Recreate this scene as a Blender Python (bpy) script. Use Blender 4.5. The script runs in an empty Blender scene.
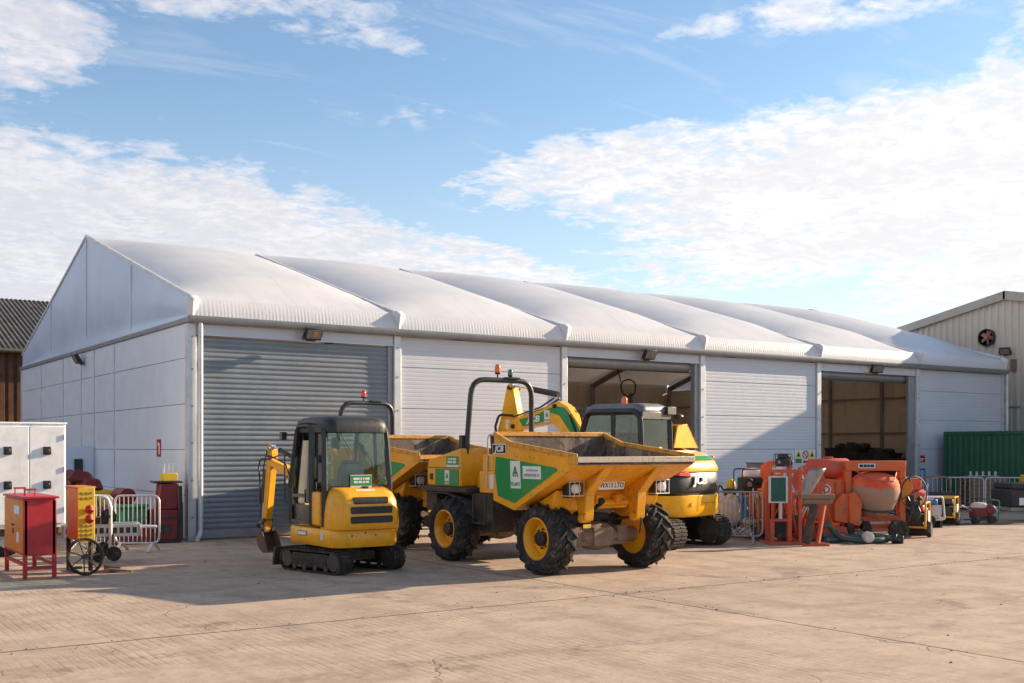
import bpy, bmesh, math, random
from mathutils import Vector, Matrix, noise
R = math.radians
random.seed(7)
scene = bpy.context.scene
COL = scene.collection


# ------------------------------------------------------------------ mesh builder
def fillet(pts, r, n=5, closed=False):
    pts = [Vector(p) for p in pts]
    out = []
    N = len(pts)
    for i, p in enumerate(pts):
        if not closed and i in (0, N - 1):
            out.append(p); continue
        a, b = pts[(i - 1) % N] - p, pts[(i + 1) % N] - p
        la, lb = a.length, b.length
        a.normalize(); b.normalize()
        ang = a.angle(b)
        if ang > math.pi - 0.02:
            out.append(p); continue
        d = min(r / math.tan(ang / 2), la * .49, lb * .49)
        p0, p1 = p + a * d, p + b * d
        for k in range(n + 1):
            t = k / n
            out.append((1 - t) ** 2 * p0 + 2 * t * (1 - t) * p + t * t * p1)
    return out


class MB:
    def __init__(self):
        self.bm = bmesh.new()
        self.M = Matrix.Identity(4)
        self.mi = 0

    def at(self, loc=(0, 0, 0), rot=(0, 0, 0)):
        self.M = Matrix.Translation(loc) @ Matrix.Rotation(rot[2], 4, 'Z') @ Matrix.Rotation(rot[1], 4, 'Y') @ Matrix.Rotation(rot[0], 4, 'X')
        return self

    def vs(self, pts):
        return [self.bm.verts.new(self.M @ Vector(p)) for p in pts]

    def face(self, v):
        try:
            f = self.bm.faces.new(v); f.material_index = self.mi
            return f
        except ValueError:
            return None

    def poly(self, pts):
        return self.face(self.vs(pts))

    def box(self, c, s, rot=None, top=None):
        m = Matrix.Identity(3)
        if rot:
            m = Matrix.Rotation(rot[2], 3, 'Z') @ Matrix.Rotation(rot[1], 3, 'Y') @ Matrix.Rotation(rot[0], 3, 'X')
        c = Vector(c); pts = []
        for z in (-.5, .5):
            k = (top if (top and z > 0) else (1, 1))
            for x, y in ((-.5, -.5), (.5, -.5), (.5, .5), (-.5, .5)):
                pts.append(c + m @ Vector((x * s[0] * k[0], y * s[1] * k[1], z * s[2])))
        v = self.vs(pts)
        for f in ((3, 2, 1, 0), (4, 5, 6, 7), (0, 1, 5, 4), (1, 2, 6, 5), (2, 3, 7, 6), (3, 0, 4, 7)):
            self.face([v[i] for i in f])
        return self

    def b2(self, lo, hi):
        return self.box([(a + b) / 2 for a, b in zip(lo, hi)], [abs(b - a) for a, b in zip(lo, hi)])

    def prism(self, prof, a, b, plane='xz'):
        def mk(p, t):
            if plane == 'xz': return (p[0], t, p[1])
            if plane == 'xy': return (p[0], p[1], t)
            return (t, p[0], p[1])
        v0 = self.vs([mk(p, a) for p in prof]); v1 = self.vs([mk(p, b) for p in prof])
        n = len(prof)
        self.face(v0[::-1]); self.face(v1)
        for i in range(n):
            self.face([v0[i], v0[(i + 1) % n], v1[(i + 1) % n], v1[i]])
        return self

    def cyl(self, p0, p1, r0, r1=None, n=16, cap=True):
        p0, p1 = Vector(p0), Vector(p1)
        r1 = r0 if r1 is None else r1
        d = (p1 - p0).normalized()
        a = d.orthogonal().normalized(); b = d.cross(a)
        A = self.vs([p0 + (a * math.cos(2 * math.pi * i / n) + b * math.sin(2 * math.pi * i / n)) * r0 for i in range(n)])
        B = self.vs([p1 + (a * math.cos(2 * math.pi * i / n) + b * math.sin(2 * math.pi * i / n)) * r1 for i in range(n)])
        for i in range(n):
            self.face([A[i], A[(i + 1) % n], B[(i + 1) % n], B[i]])
        if cap:
            self.face(A[::-1]); self.face(B)
        return self

    def tube(self, pts, r, n=8, closed=False, rad=0, sq=None):
        if rad: pts = fillet(pts, rad, closed=closed)
        pts = [Vector(p) for p in pts]
        N = len(pts)
        tang = []
        for i in range(N):
            if closed: t = pts[(i + 1) % N] - pts[i - 1]
            else: t = pts[min(i + 1, N - 1)] - pts[max(i - 1, 0)]
            tang.append(t.normalized())
        a = tang[0].orthogonal().normalized()
        if sq and abs(tang[0].z) < .9:
            a = Vector((0, 0, 1)); a = (a - tang[0] * a.dot(tang[0])).normalized()
        rings = []
        for i in range(N):
            if i:
                q = tang[i - 1].rotation_difference(tang[i]); a = q @ a
                a = (a - tang[i] * a.dot(tang[i])).normalized()
            b = tang[i].cross(a)
            rr = r[i] if isinstance(r, (list, tuple)) else r
            if sq:
                off = [a * x * sq[1] / 2 + b * y * sq[0] / 2 for x, y in ((-1, -1), (1, -1), (1, 1), (-1, 1))]
            else:
                off = [(a * math.cos(2 * math.pi * k / n) + b * math.sin(2 * math.pi * k / n)) * rr for k in range(n)]
            rings.append(self.vs([pts[i] + o for o in off]))
        m = len(rings[0])
        for i in range(N if closed else N - 1):
            A, B = rings[i], rings[(i + 1) % N]
            for k in range(m):
                self.face([A[k], A[(k + 1) % m], B[(k + 1) % m], B[k]])
        if not closed:
            self.face(rings[0][::-1]); self.face(rings[-1])
        return self

    def lathe(self, prof, o=(0, 0, 0), axis='y', n=32, closed=False):
        """prof: (radius, height along axis)"""
        o = Vector(o)
        ax = {'x': (Vector((0, 1, 0)), Vector((0, 0, 1)), Vector((1, 0, 0))),
              'y': (Vector((0, 0, 1)), Vector((1, 0, 0)), Vector((0, 1, 0))),
              'z': (Vector((1, 0, 0)), Vector((0, 1, 0)), Vector((0, 0, 1)))}[axis]
        rings = []
        for r, h in prof:
            r = max(r, 1e-4)
            rings.append(self.vs([o + ax[2] * h + (ax[0] * math.cos(2 * math.pi * i / n) + ax[1] * math.sin(2 * math.pi * i / n)) * r for i in range(n)]))
        M = len(rings)
        for j in range(M if closed else M - 1):
            A, B = rings[j], rings[(j + 1) % M]
            for i in range(n):
                self.face([A[i], A[(i + 1) % n], B[(i + 1) % n], B[i]])
        if not closed:
            if prof[0][0] > 2e-4: self.face(rings[0][::-1])
            if prof[-1][0] > 2e-4: self.face(rings[-1])
        return self

    def ell(self, c, r, n=16, m=10, p=1.0, jit=0, seed=0):
        c = Vector(c); rings = []
        sg = lambda v: (abs(v) ** p) * (1 if v >= 0 else -1)
        for j in range(1, m):
            th = math.pi * j / m
            pts = []
            for i in range(n):
                ph = 2 * math.pi * i / n
                q = Vector((sg(math.sin(th)) * sg(math.cos(ph)) * r[0], sg(math.sin(th)) * sg(math.sin(ph)) * r[1], sg(math.cos(th)) * r[2]))
                if jit: q *= 1 + jit * noise.noise(q * (1.6 / max(r)) + Vector((seed, seed * 2, 0)))
                pts.append(c + q)
            rings.append(self.vs(pts))
        t, b = self.vs([c + Vector((0, 0, r[2]))])[0], self.vs([c - Vector((0, 0, r[2]))])[0]
        for j in range(len(rings) - 1):
            for i in range(n):
                self.face([rings[j][i], rings[j + 1][i], rings[j + 1][(i + 1) % n], rings[j][(i + 1) % n]])
        for i in range(n):
            self.face([t, rings[0][i], rings[0][(i + 1) % n]])
            self.face([b, rings[-1][(i + 1) % n], rings[-1][i]])
        return self

    def loft(self, rings, cap=True):
        V = [self.vs(r) for r in rings]
        n = len(V[0])
        for j in range(len(V) - 1):
            for i in range(n):
                self.face([V[j][i], V[j][(i + 1) % n], V[j + 1][(i + 1) % n], V[j + 1][i]])
        if cap:
            self.face(V[0][::-1]); self.face(V[-1])
        return self

    def grid(self, nx, ny, fn):
        V = [self.vs([fn(i / nx, j / ny) for i in range(nx + 1)]) for j in range(ny + 1)]
        for j in range(ny):
            for i in range(nx):
                self.face([V[j][i], V[j][i + 1], V[j + 1][i + 1], V[j + 1][i]])
        return self

    def build(self, name, mat, parent=None, bevel=0, smooth=35, loc=None, rot=None, fix=True, seg=2, solid=None):
        bm = self.bm
        if fix: bmesh.ops.recalc_face_normals(bm, faces=bm.faces[:])
        me = bpy.data.meshes.new(name)
        bm.to_mesh(me); bm.free()
        mats = mat if isinstance(mat, (list, tuple)) else [mat]
        for m in mats: me.materials.append(m)
        if smooth:
            me.polygons.foreach_set('use_smooth', [True] * len(me.polygons))
            me.set_sharp_from_angle(angle=R(smooth))
        o = bpy.data.objects.new(name, me); COL.objects.link(o)
        if parent is not None: o.parent = parent
        if loc is not None: o.location = loc
        if rot is not None: o.rotation_euler = rot
        if solid:
            s = o.modifiers.new('solid', 'SOLIDIFY'); s.thickness = solid[0]; s.offset = -1
            if len(solid) > 1: s.material_offset = solid[1]; s.material_offset_rim = solid[1]
        if bevel:
            b = o.modifiers.new('bevel', 'BEVEL'); b.width = bevel; b.segments = seg; b.limit_method = 'ANGLE'; b.angle_limit = R(40)
            b.harden_normals = False
        return o


def text_obj(name, body, size, mat, parent, loc, xdir, up, shear=0, bold=0.0, depth=.002, spacing=1, align='CENTER', sx=1):
    """Lettering as a real thin mesh; xdir = reading direction, up = up direction."""
    cu = bpy.data.curves.new(name, 'FONT')
    cu.body = body; cu.size = size; cu.extrude = depth; cu.align_x = align; cu.align_y = 'CENTER'
    cu.shear = shear; cu.offset = bold; cu.space_character = spacing; cu.resolution_u = 3
    tmp = bpy.data.objects.new(name + 'tmp', cu); COL.objects.link(tmp)
    dg = bpy.context.evaluated_depsgraph_get(); dg.update()
    me = bpy.data.meshes.new_from_object(tmp.evaluated_get(dg))
    bpy.data.objects.remove(tmp); bpy.data.curves.remove(cu)
    x = Vector(xdir).normalized(); u = Vector(up).normalized(); u = (u - x * u.dot(x)).normalized(); nrm = x.cross(u)
    M = Matrix(((x.x, u.x, nrm.x, loc[0]), (x.y, u.y, nrm.y, loc[1]), (x.z, u.z, nrm.z, loc[2]), (0, 0, 0, 1)))
    me.transform(M @ Matrix.Diagonal((sx, 1, 1, 1)))
    me.materials.clear(); me.materials.append(mat); me.name = name
    o = bpy.data.objects.new(name, me); COL.objects.link(o); o.parent = parent
    return o


def thing(name, label, cat, loc=(0, 0, 0), rz=0, group=None):
    o = bpy.data.objects.new(name, None); COL.objects.link(o)
    o.location = loc; o.rotation_euler = (0, 0, rz); o.empty_display_size = .2
    o['label'] = label; o['category'] = cat
    if group: o['group'] = group
    return o


def tag(o, label, cat, group=None, loc=None, rz=None):
    o['label'] = label; o['category'] = cat
    if group: o['group'] = group
    if loc is not None: o.location = loc
    if rz is not None: o.rotation_euler = (0, 0, rz)
    return o


def kids(o): return [c for c in bpy.data.objects if c.parent == o]


def dup(o, loc=None, rz=None, label=None, parent=None):
    def rec(a, par):
        c = a.copy(); COL.objects.link(c)
        if par is not None: c.parent = par
        for k in kids(a): rec(k, c)
        return c
    ch = kids(o)
    c = o.copy(); COL.objects.link(c)
    for k in ch: rec(k, c)
    if parent is not None: c.parent = parent
    if loc is not None: c.location = loc
    if rz is not None: c.rotation_euler = (0, 0, rz)
    if label: c['label'] = label
    return c


# ------------------------------------------------------------------ materials
class NT:
    def __init__(self, name):
        self.m = bpy.data.materials.new(name); self.m.use_nodes = True
        self.t = self.m.node_tree; self.t.nodes.clear()
        self.out = self.n('ShaderNodeOutputMaterial')
        self.tc = self.n('ShaderNodeTexCoord')

    def n(self, typ, **kw):
        nd = self.t.nodes.new(typ)
        for k, v in kw.items():
            if k in nd.inputs: nd.inputs[k].default_value = v
            else: setattr(nd, k, v)
        return nd

    def l(self, a, b): self.t.links.new(a, b)

    def noise(self, scale, detail=4, rough=.55, co=None, stretch=None, dist=0):
        nz = self.n('ShaderNodeTexNoise'); nz.inputs['Scale'].default_value = scale
        nz.inputs['Detail'].default_value = detail; nz.inputs['Roughness'].default_value = rough
        nz.inputs['Distortion'].default_value = dist
        src = co or self.tc.outputs['Object']
        if stretch:
            mp = self.n('ShaderNodeMapping'); mp.inputs['Scale'].default_value = stretch
            self.l(src, mp.inputs[0]); src = mp.outputs[0]
        self.l(src, nz.inputs['Vector'])
        return nz.outputs['Fac']

    def ramp(self, f, a, b, lo=0.0, hi=1.0):
        mr = self.n('ShaderNodeMapRange'); mr.interpolation_type = 'SMOOTHSTEP'
        self.l(f, mr.inputs[0])
        for i, v in zip((1, 2, 3, 4), (a, b, lo, hi)): mr.inputs[i].default_value = v
        return mr.outputs[0]

    def math(self, op, a, b=0.0, c=None):
        m = self.n('ShaderNodeMath', operation=op)
        for i, v in enumerate((a, b) if c is None else (a, b, c)):
            if isinstance(v, (int, float)): m.inputs[i].default_value = v
            else: self.l(v, m.inputs[i])
        return m.outputs[0]

    def mix(self, fac, a, b):
        m = self.n('ShaderNodeMix'); m.data_type = 'RGBA'
        for i, v in ((0, fac), (6, a), (7, b)):
            if isinstance(v, (int, float)): m.inputs[i].default_value = v
            elif isinstance(v, (tuple, list)): m.inputs[i].default_value = (*v, 1)
            else: self.l(v, m.inputs[i])
        return m.outputs[2]

    def bump(self, h, strength=.3, dist=.01):
        b = self.n('ShaderNodeBump'); b.inputs['Strength'].default_value = strength; b.inputs['Distance'].default_value = dist
        self.l(h, b.inputs['Height']); return b.outputs[0]

    def bsdf(self, color=None, rough=.5, metal=0, normal=None, spec=.5, coat=0, emis=None):
        p = self.n('ShaderNodeBsdfPrincipled')
        for key, v in (('Base Color', color), ('Roughness', rough), ('Metallic', metal), ('Normal', normal)):
            if v is None: continue
            if isinstance(v, (tuple, list)): p.inputs[key].default_value = (*v, 1)
            elif isinstance(v, (int, float)): p.inputs[key].default_value = v
            else: self.l(v, p.inputs[key])
        p.inputs['Specular IOR Level'].default_value = spec
        p.inputs['Coat Weight'].default_value = coat
        return p

    def done(self, sh):
        self.l(sh.outputs[0] if hasattr(sh, 'outputs') else sh, self.out.inputs[0]); return self.m


def paint(name, col, dirt=(.23, .17, .11), amt=.35, rough=.38, scale=3.0, chips=0.0, chipcol=(.09, .05, .03), metal=0, coat=0, spec=.5, var=.12, bump=.05, edge=0.0):
    """Painted or plain surface with uneven tone, blotchy dirt, runs and small chips."""
    t = NT(name)
    n1 = t.noise(scale, 6, .6); n2 = t.noise(scale * 7, 4, .6); n3 = t.noise(scale * 1.2, 3, .6, stretch=(6, 6, .7))
    v = t.mix(t.ramp(n1, .3, .7), [c * (1 - var) for c in col], [min(1, c * (1 + var)) for c in col])
    d = t.math('MULTIPLY', t.ramp(n1, .48, .78), t.ramp(n2, .35, .65))
    d = t.math('ADD', d, t.math('MULTIPLY', t.ramp(n3, .52, .75), .6))
    d = t.math('MINIMUM', t.math('MULTIPLY', d, amt * 1.5), 1.0)
    c = t.mix(d, v, dirt)
    if chips:
        n4 = t.noise(scale * 16, 3, .5); n5 = t.noise(scale * 2.2, 3, .5)
        ch = t.math('MULTIPLY', t.ramp(n4, .66 - chips * .2, .70 - chips * .2), t.ramp(n5, .5, .6))
        c = t.mix(ch, c, chipcol)
    if edge:
        bv = t.n('ShaderNodeBevel'); bv.samples = 3; bv.inputs['Radius'].default_value = .018
        ge = t.n('ShaderNodeNewGeometry'); dt = t.n('ShaderNodeVectorMath', operation='DOT_PRODUCT')
        t.l(bv.outputs[0], dt.inputs[0]); t.l(ge.outputs['Normal'], dt.inputs[1])
        w = t.math('ADD', t.math('SUBTRACT', 1.0, dt.outputs['Value']), t.math('MULTIPLY', t.math('SUBTRACT', t.noise(scale * 6, 5, .7), .5), .34))
        c = t.mix(t.math('MULTIPLY', t.ramp(w, .10, .20), edge), c, chipcol)
    rg = t.ramp(n2, .2, .8, max(.05, rough - .1), min(1, rough + .14))
    rg = t.math('ADD', rg, t.math('MULTIPLY', d, .35))
    return t.done(t.bsdf(c, rg, metal, t.bump(n2, bump, .01), spec, coat))


def glass(name, tint=(.80, .88, .845), a=.78):
    t = NT(name)
    tr = t.n('ShaderNodeBsdfTransparent'); tr.inputs[0].default_value = (*[c for c in tint], 1)
    gl = t.n('ShaderNodeBsdfGlossy'); gl.inputs['Roughness'].default_value = .03
    nz = t.noise(2.0, 3)
    t.l(t.bump(nz, .008, .02), gl.inputs['Normal'])
    df = t.n('ShaderNodeBsdfDiffuse'); df.inputs[0].default_value = (.45, .45, .42, 1)
    fr = t.n('ShaderNodeFresnel'); fr.inputs[0].default_value = 1.5
    m1 = t.n('ShaderNodeMixShader'); m2 = t.n('ShaderNodeMixShader')
    t.l(t.ramp(t.noise(3.5, 5, .65), .4, .85, .0, .07), m1.inputs[0]); t.l(tr.outputs[0], m1.inputs[1]); t.l(df.outputs[0], m1.inputs[2])
    t.l(t.math('MINIMUM', t.math('MULTIPLY', fr.outputs[0], 1.15), 1.0), m2.inputs[0]); t.l(m1.outputs[0], m2.inputs[1]); t.l(gl.outputs[0], m2.inputs[2])
    return t.done(m2)


def plain(name, col, rough=.5, metal=0, spec=.5, coat=0):
    t = NT(name)
    n = t.noise(9, 4)
    c = t.mix(t.ramp(n, .3, .7), [x * .88 for x in col], [min(1, x * 1.08) for x in col])
    return t.done(t.bsdf(c, rough, metal, None, spec, coat))


YEL = (.86, .375, .004)
M = {}
M['yellow'] = paint('yellow_paint', YEL, amt=.26, rough=.34, chips=.16, coat=.12, edge=.75)
M['yellow_bright'] = paint('bright_yellow_paint', (.88, .44, .006), amt=.14, rough=.3, chips=.12, coat=.2, edge=.45)
M['yellow_worn'] = paint('worn_yellow_paint', (.70, .31, .02), amt=.7, rough=.5, chips=.7, scale=4, edge=.9)
M['green'] = paint('green_decal', (.010, .26, .075), amt=.10, rough=.35, var=.06)
M['white_dec'] = paint('white_decal', (.75, .76, .74), amt=.08, rough=.4, var=.04)
M['pale_dec'] = paint('pale_blue_decal', (.52, .68, .74), amt=.1, rough=.4)
M['greenred'] = plain('red_decal', (.55, .02, .02), .4)
M['black'] = paint('black_paint', (.014, .015, .017), dirt=(.12, .10, .085), amt=.22, rough=.4, coat=.1)
M['blackplastic'] = paint('black_plastic', (.02, .02, .021), dirt=(.14, .12, .10), amt=.3, rough=.55)
M['rops'] = paint('roll_bar_paint', (.022, .028, .033), dirt=(.14, .13, .12), amt=.25, rough=.35)
M['cabroof'] = paint('cab_roof_paint', (.022, .022, .024), dirt=(.12, .115, .11), amt=.3, rough=.45)
M['cabroof_light'] = paint('dusty_cab_roof', (.13, .13, .135), dirt=(.3, .27, .24), amt=.4, rough=.4)
M['yellow_skip'] = paint('site_worn_yellow_paint', (.84, .365, .006), dirt=(.30, .20, .12), amt=.42, rough=.4, chips=.28, coat=.08, scale=2.2, edge=.85)
M['rubber'] = paint('tyre_rubber', (.020, .020, .021), dirt=(.20, .155, .12), amt=.68, rough=.75, scale=5, spec=.3)
M['rubber_dusty'] = paint('dusty_tyre_rubber', (.040, .034, .030), dirt=(.24, .17, .12), amt=.8, rough=.85, scale=5, spec=.25)
M['track'] = paint('track_rubber', (.024, .022, .021), dirt=(.20, .155, .115), amt=.6, rough=.8, scale=6, spec=.3)
M['chassis'] = paint('chassis_metal', (.045, .040, .036), dirt=(.17, .125, .09), amt=.7, rough=.65, scale=5)
M['axle'] = paint('muddy_axle', (.20, .14, .10), dirt=(.36, .26, .18), amt=.8, rough=.8, scale=6)
M['steel'] = paint('worn_steel', (.32, .31, .30), dirt=(.20, .13, .08), amt=.5, rough=.42, metal=.7)
M['chrome'] = plain('polished_rod', (.7, .7, .7), .15, 1)
M['bucket'] = paint('rusty_bucket', (.13, .075, .045), dirt=(.06, .04, .03), amt=.6, rough=.7, scale=6)
M['hose'] = plain('black_hose', (.014, .014, .015), .45)
M['glass'] = glass('cab_glass')
M['amber'] = plain('amber_lens', (.85, .16, .01), .2, 0, .5, .5)
M['redamber'] = plain('red_amber_lens', (.80, .06, .02), .2, 0, .5, .5)
M['greenlens'] = plain('green_lens', (.005, .16, .06), .2, 0, .5, .5)
M['lamp'] = plain('lamp_glass', (.75, .76, .76), .12, 0, .7, .6)
M['lampwarm'] = plain('warm_reflector', (.62, .42, .2), .25, .6)
M['redlens'] = plain('red_lens', (.55, .01, .012), .2, 0, .5, .5)
M['txt_black'] = plain('black_lettering', (.012, .012, .013), .5)
M['txt_white'] = plain('white_lettering', (.8, .8, .8), .45)
M['txt_green'] = plain('green_lettering', (.01, .24, .07), .45)
M['txt_pale'] = plain('faded_lettering', (.30, .36, .42), .5)
M['seat'] = plain('black_vinyl', (.02, .02, .021), .5)
M['inox'] = paint('galvanised_steel', (.58, .58, .58), dirt=(.34, .29, .24), amt=.35, rough=.45, metal=.3, scale=6)
M['alu'] = paint('anodised_aluminium', (.62, .63, .65), dirt=(.45, .43, .40), amt=.2, rough=.42, metal=.35)
M['alu_dark'] = paint('grey_aluminium', (.30, .31, .33), dirt=(.2, .19, .18), amt=.3, rough=.45, metal=.4)
M['maroon'] = paint('maroon_paint', (.45, .012, .026), dirt=(.2, .06, .05), amt=.35, rough=.42, chips=.35, edge=.6)
M['maroon_dark'] = paint('dark_maroon_paint', (.17, .010, .014), dirt=(.12, .06, .05), amt=.5, rough=.45, chips=.3, edge=.5)
M['red'] = paint('red_paint', (.42, .02, .018), dirt=(.2, .09, .06), amt=.5, rough=.45, chips=.3)
M['orange'] = paint('orange_paint', (.66, .125, .022), dirt=(.26, .16, .11), amt=.8, rough=.5, chips=.3, edge=.7)
M['orange_box'] = paint('amber_orange_paint', (.68, .19, .008), dirt=(.30, .12, .04), amt=.6, rough=.45, chips=.2)
M['orange_pl'] = paint('orange_plastic', (.78, .14, .03), dirt=(.4, .2, .12), amt=.35, rough=.5)
M['redorange'] = paint('red_orange_paint', (.60, .085, .035), dirt=(.30, .19, .14), amt=.85, rough=.55, chips=.45, edge=.6)
M['drum_old'] = paint('mortar_caked_drum', (.60, .12, .045), dirt=(.42, .33, .26), amt=.95, rough=.8, scale=4)
M['cement'] = paint('dried_cement', (.36, .30, .25), dirt=(.22, .18, .15), amt=.6, rough=.9, scale=7)
M['teal'] = paint('teal_mesh', (.012, .085, .075), dirt=(.03, .1, .09), amt=.3, rough=.5)
M['wood'] = paint('weathered_wood', (.23, .155, .10), dirt=(.12, .085, .06), amt=.6, rough=.8, scale=6)
M['blue'] = paint('blue_plastic', (.03, .16, .36), dirt=(.2, .2, .2), amt=.3, rough=.5)
M['bagwhite'] = paint('white_sack', (.55, .52, .48), dirt=(.3, .26, .22), amt=.5, rough=.7)
M['white'] = paint('white_gel_paint', (.88, .87, .85), dirt=(.55, .48, .40), amt=.16, rough=.4)
M['greenhose'] = paint('green_suction_hose', (.035, .075, .062), dirt=(.25, .2, .15), amt=.35, rough=.5)
M['container'] = paint('green_container_paint', (.008, .10, .052), dirt=(.05, .06, .04), amt=.5, rough=.5, chips=.2, scale=2)
M['yellowpl'] = paint('yellow_plastic', (.72, .47, .02), dirt=(.3, .2, .06), amt=.3, rough=.5)
M['signyellow'] = plain('sign_yellow', (.75, .55, .03), .4)
M['signblue'] = plain('sign_blue', (.03, .16, .50), .4)
M['dark'] = paint('dark_clutter', (.03, .03, .033), dirt=(.1, .09, .08), amt=.4, rough=.6)
M['mgreen'] = paint('machine_green', (.02, .16, .08), amt=.4, rough=.45)
M['greypl'] = paint('grey_plastic', (.20, .20, .205), amt=.3, rough=.55)
# ------------------------------------------------------------------ ground
def mat_ground():
    t = NT('yard_concrete')
    co = t.tc.outputs['Object']
    sep = t.n('ShaderNodeSeparateXYZ'); t.l(co, sep.inputs[0])
    X, Y = sep.outputs[0], sep.outputs[1]
    big = t.noise(.26, 9, .68); mid = t.noise(1.5, 10, .72); fine = t.noise(16, 7, .78); grit = t.noise(70, 4, .75)
    streak = t.noise(.8, 9, .72, stretch=(2.2, .35, 1)); streak2 = t.noise(.7, 9, .74, stretch=(.3, 2.6, 1), dist=.4)
    c = t.mix(t.ramp(big, .32, .68), (.425, .325, .247), (.525, .41, .315))
    c = t.mix(t.math('MULTIPLY', t.ramp(mid, .42, .62), .55), c, (.30, .218, .160))
    c = t.mix(t.math('MULTIPLY', t.ramp(streak, .48, .64), .42), c, (.265, .190, .138))
    c = t.mix(t.math('MULTIPLY', t.ramp(streak2, .50, .66), .38), c, (.56, .445, .345))
    c = t.mix(t.math('MULTIPLY', t.ramp(fine, .52, .70), .55), c, (.22, .165, .125))
    c = t.mix(t.math('MULTIPLY', t.ramp(grit, .56, .68), .45), c, (.17, .13, .10))
    med = t.noise(5.5, 9, .75); med2 = t.noise(2.6, 8, .7, stretch=(.6, 1.5, 1))
    c = t.mix(t.math('MULTIPLY', t.ramp(med, .53, .66), .42), c, (.235, .18, .138))
    c = t.mix(t.math('MULTIPLY', t.ramp(med2, .54, .66), .30), c, (.27, .212, .168))
    # oil and damp stains
    st = t.math('MULTIPLY', t.ramp(t.noise(.55, 8, .68, dist=.5), .57, .66), t.ramp(t.noise(4.5, 5, .7), .3, .6))
    c = t.mix(t.math('MULTIPLY', st, .7), c, (.15, .115, .09))
    # swept tyre marks, broken up
    tm = None
    for (cx_, cy_, r_, wd_) in ((-3.0, -30.0, 15.2, .17), (-3.0, -30.0, 17.0, .17), (22.0, -26.0, 17.5, .16), (22.0, -26.0, 19.2, .16), (9.0, -2.0, 11.6, .18), (9.0, -2.0, 13.5, .18)):
        ddx = t.math('SUBTRACT', X, cx_); ddy = t.math('SUBTRACT', Y, cy_)
        rr = t.math('SQRT', t.math('ADD', t.math('MULTIPLY', ddx, ddx), t.math('MULTIPLY', ddy, ddy)))
        q = t.ramp(t.math('ABSOLUTE', t.math('SUBTRACT', rr, r_)), wd_ * .55, wd_, 1, 0)
        tm = q if tm is None else t.math('MAXIMUM', tm, q)
    tm = t.math('MULTIPLY', tm, t.math('MULTIPLY', t.ramp(t.noise(.7, 4, .6), .42, .62), t.ramp(t.noise(11, 3, .6), .35, .6)))
    c = t.mix(t.math('MULTIPLY', tm, .42), c, (.17, .128, .098))
    # brushed grooves, worn away in places
    w = t.math('ADD', t.math('MULTIPLY', X, 2 * math.pi / .105), t.math('MULTIPLY', t.noise(.9, 3, .5), 5.0))
    w = t.math('ADD', w, t.math('MULTIPLY', t.noise(2.2, 2, .5), .9))
    sn = t.math('SINE', w)
    gm = t.math('MULTIPLY', t.ramp(t.noise(.28, 3, .5), .36, .56), t.ramp(t.noise(2.4, 4, .6), .34, .6))
    groove = t.math('MULTIPLY', t.ramp(sn, .35, .95), gm)
    c = t.mix(t.math('MULTIPLY', groove, .22), c, (.20, .155, .12))
    # slab joints, ragged and filled with dirt
    wob = t.math('MULTIPLY', t.math('SUBTRACT', t.noise(1.6, 5, .7), .5), .07)
    def joint(axis, off, per, wd):
        a = t.math('ADD', axis, wob)
        f = t.math('ABSOLUTE', t.math('SUBTRACT', t.math('FLOORED_MODULO', t.math('ADD', a, per / 2 - off), per), per / 2))
        return t.ramp(f, wd * .35, wd, 1, 0)
    jj = t.math('MAXIMUM', joint(Y, -12.0, 16.0, .03), t.math('MULTIPLY', joint(X, 2.0, 18.0, .028), .9))
    jj = t.math('MULTIPLY', jj, t.ramp(t.noise(3.2, 3, .6), .22, .36))
    c = t.mix(t.math('MULTIPLY', jj, .95), c, (.06, .047, .037))
    vo = t.n('ShaderNodeTexVoronoi'); vo.feature = 'DISTANCE_TO_EDGE'; vo.inputs['Scale'].default_value = .33
    mp = t.n('ShaderNodeVectorMath', operation='ADD'); t.l(co, mp.inputs[0])
    nz = t.n('ShaderNodeTexNoise'); nz.inputs['Scale'].default_value = 1.6; nz.inputs['Detail'].default_value = 6
    t.l(co, nz.inputs['Vector']); sc = t.n('ShaderNodeVectorMath', operation='SCALE'); sc.inputs['Scale'].default_value = .7
    t.l(nz.outputs['Color'], sc.inputs[0]); t.l(sc.outputs[0], mp.inputs[1]); t.l(mp.outputs[0], vo.inputs['Vector'])
    ck = t.math('MULTIPLY', t.ramp(vo.outputs['Distance'], .002, .006, 1, 0), t.ramp(t.noise(.35, 2), .5, .6))
    c = t.mix(t.math('MULTIPLY', ck, .35), c, (.10, .08, .06))
    h = t.math('ADD', t.math('MULTIPLY', fine, .55), t.math('MULTIPLY', mid, .9))
    h = t.math('ADD', h, t.math('MULTIPLY', grit, .25))
    h = t.math('SUBTRACT', h, t.math('MULTIPLY', groove, .35))
    h = t.math('SUBTRACT', h, t.math('MULTIPLY', t.math('ADD', jj, ck), 1.0))
    return t.done(t.bsdf(c, t.ramp(mid, .3, .7, .78, .95), 0, t.bump(h, .55, .012), .25))


mb = MB(); mb.poly([(-420, -300, 0), (520, -300, 0), (520, 620, 0), (-420, 620, 0)])
g = mb.build('ground', mat_ground(), smooth=0); g['kind'] = 'structure'

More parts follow.
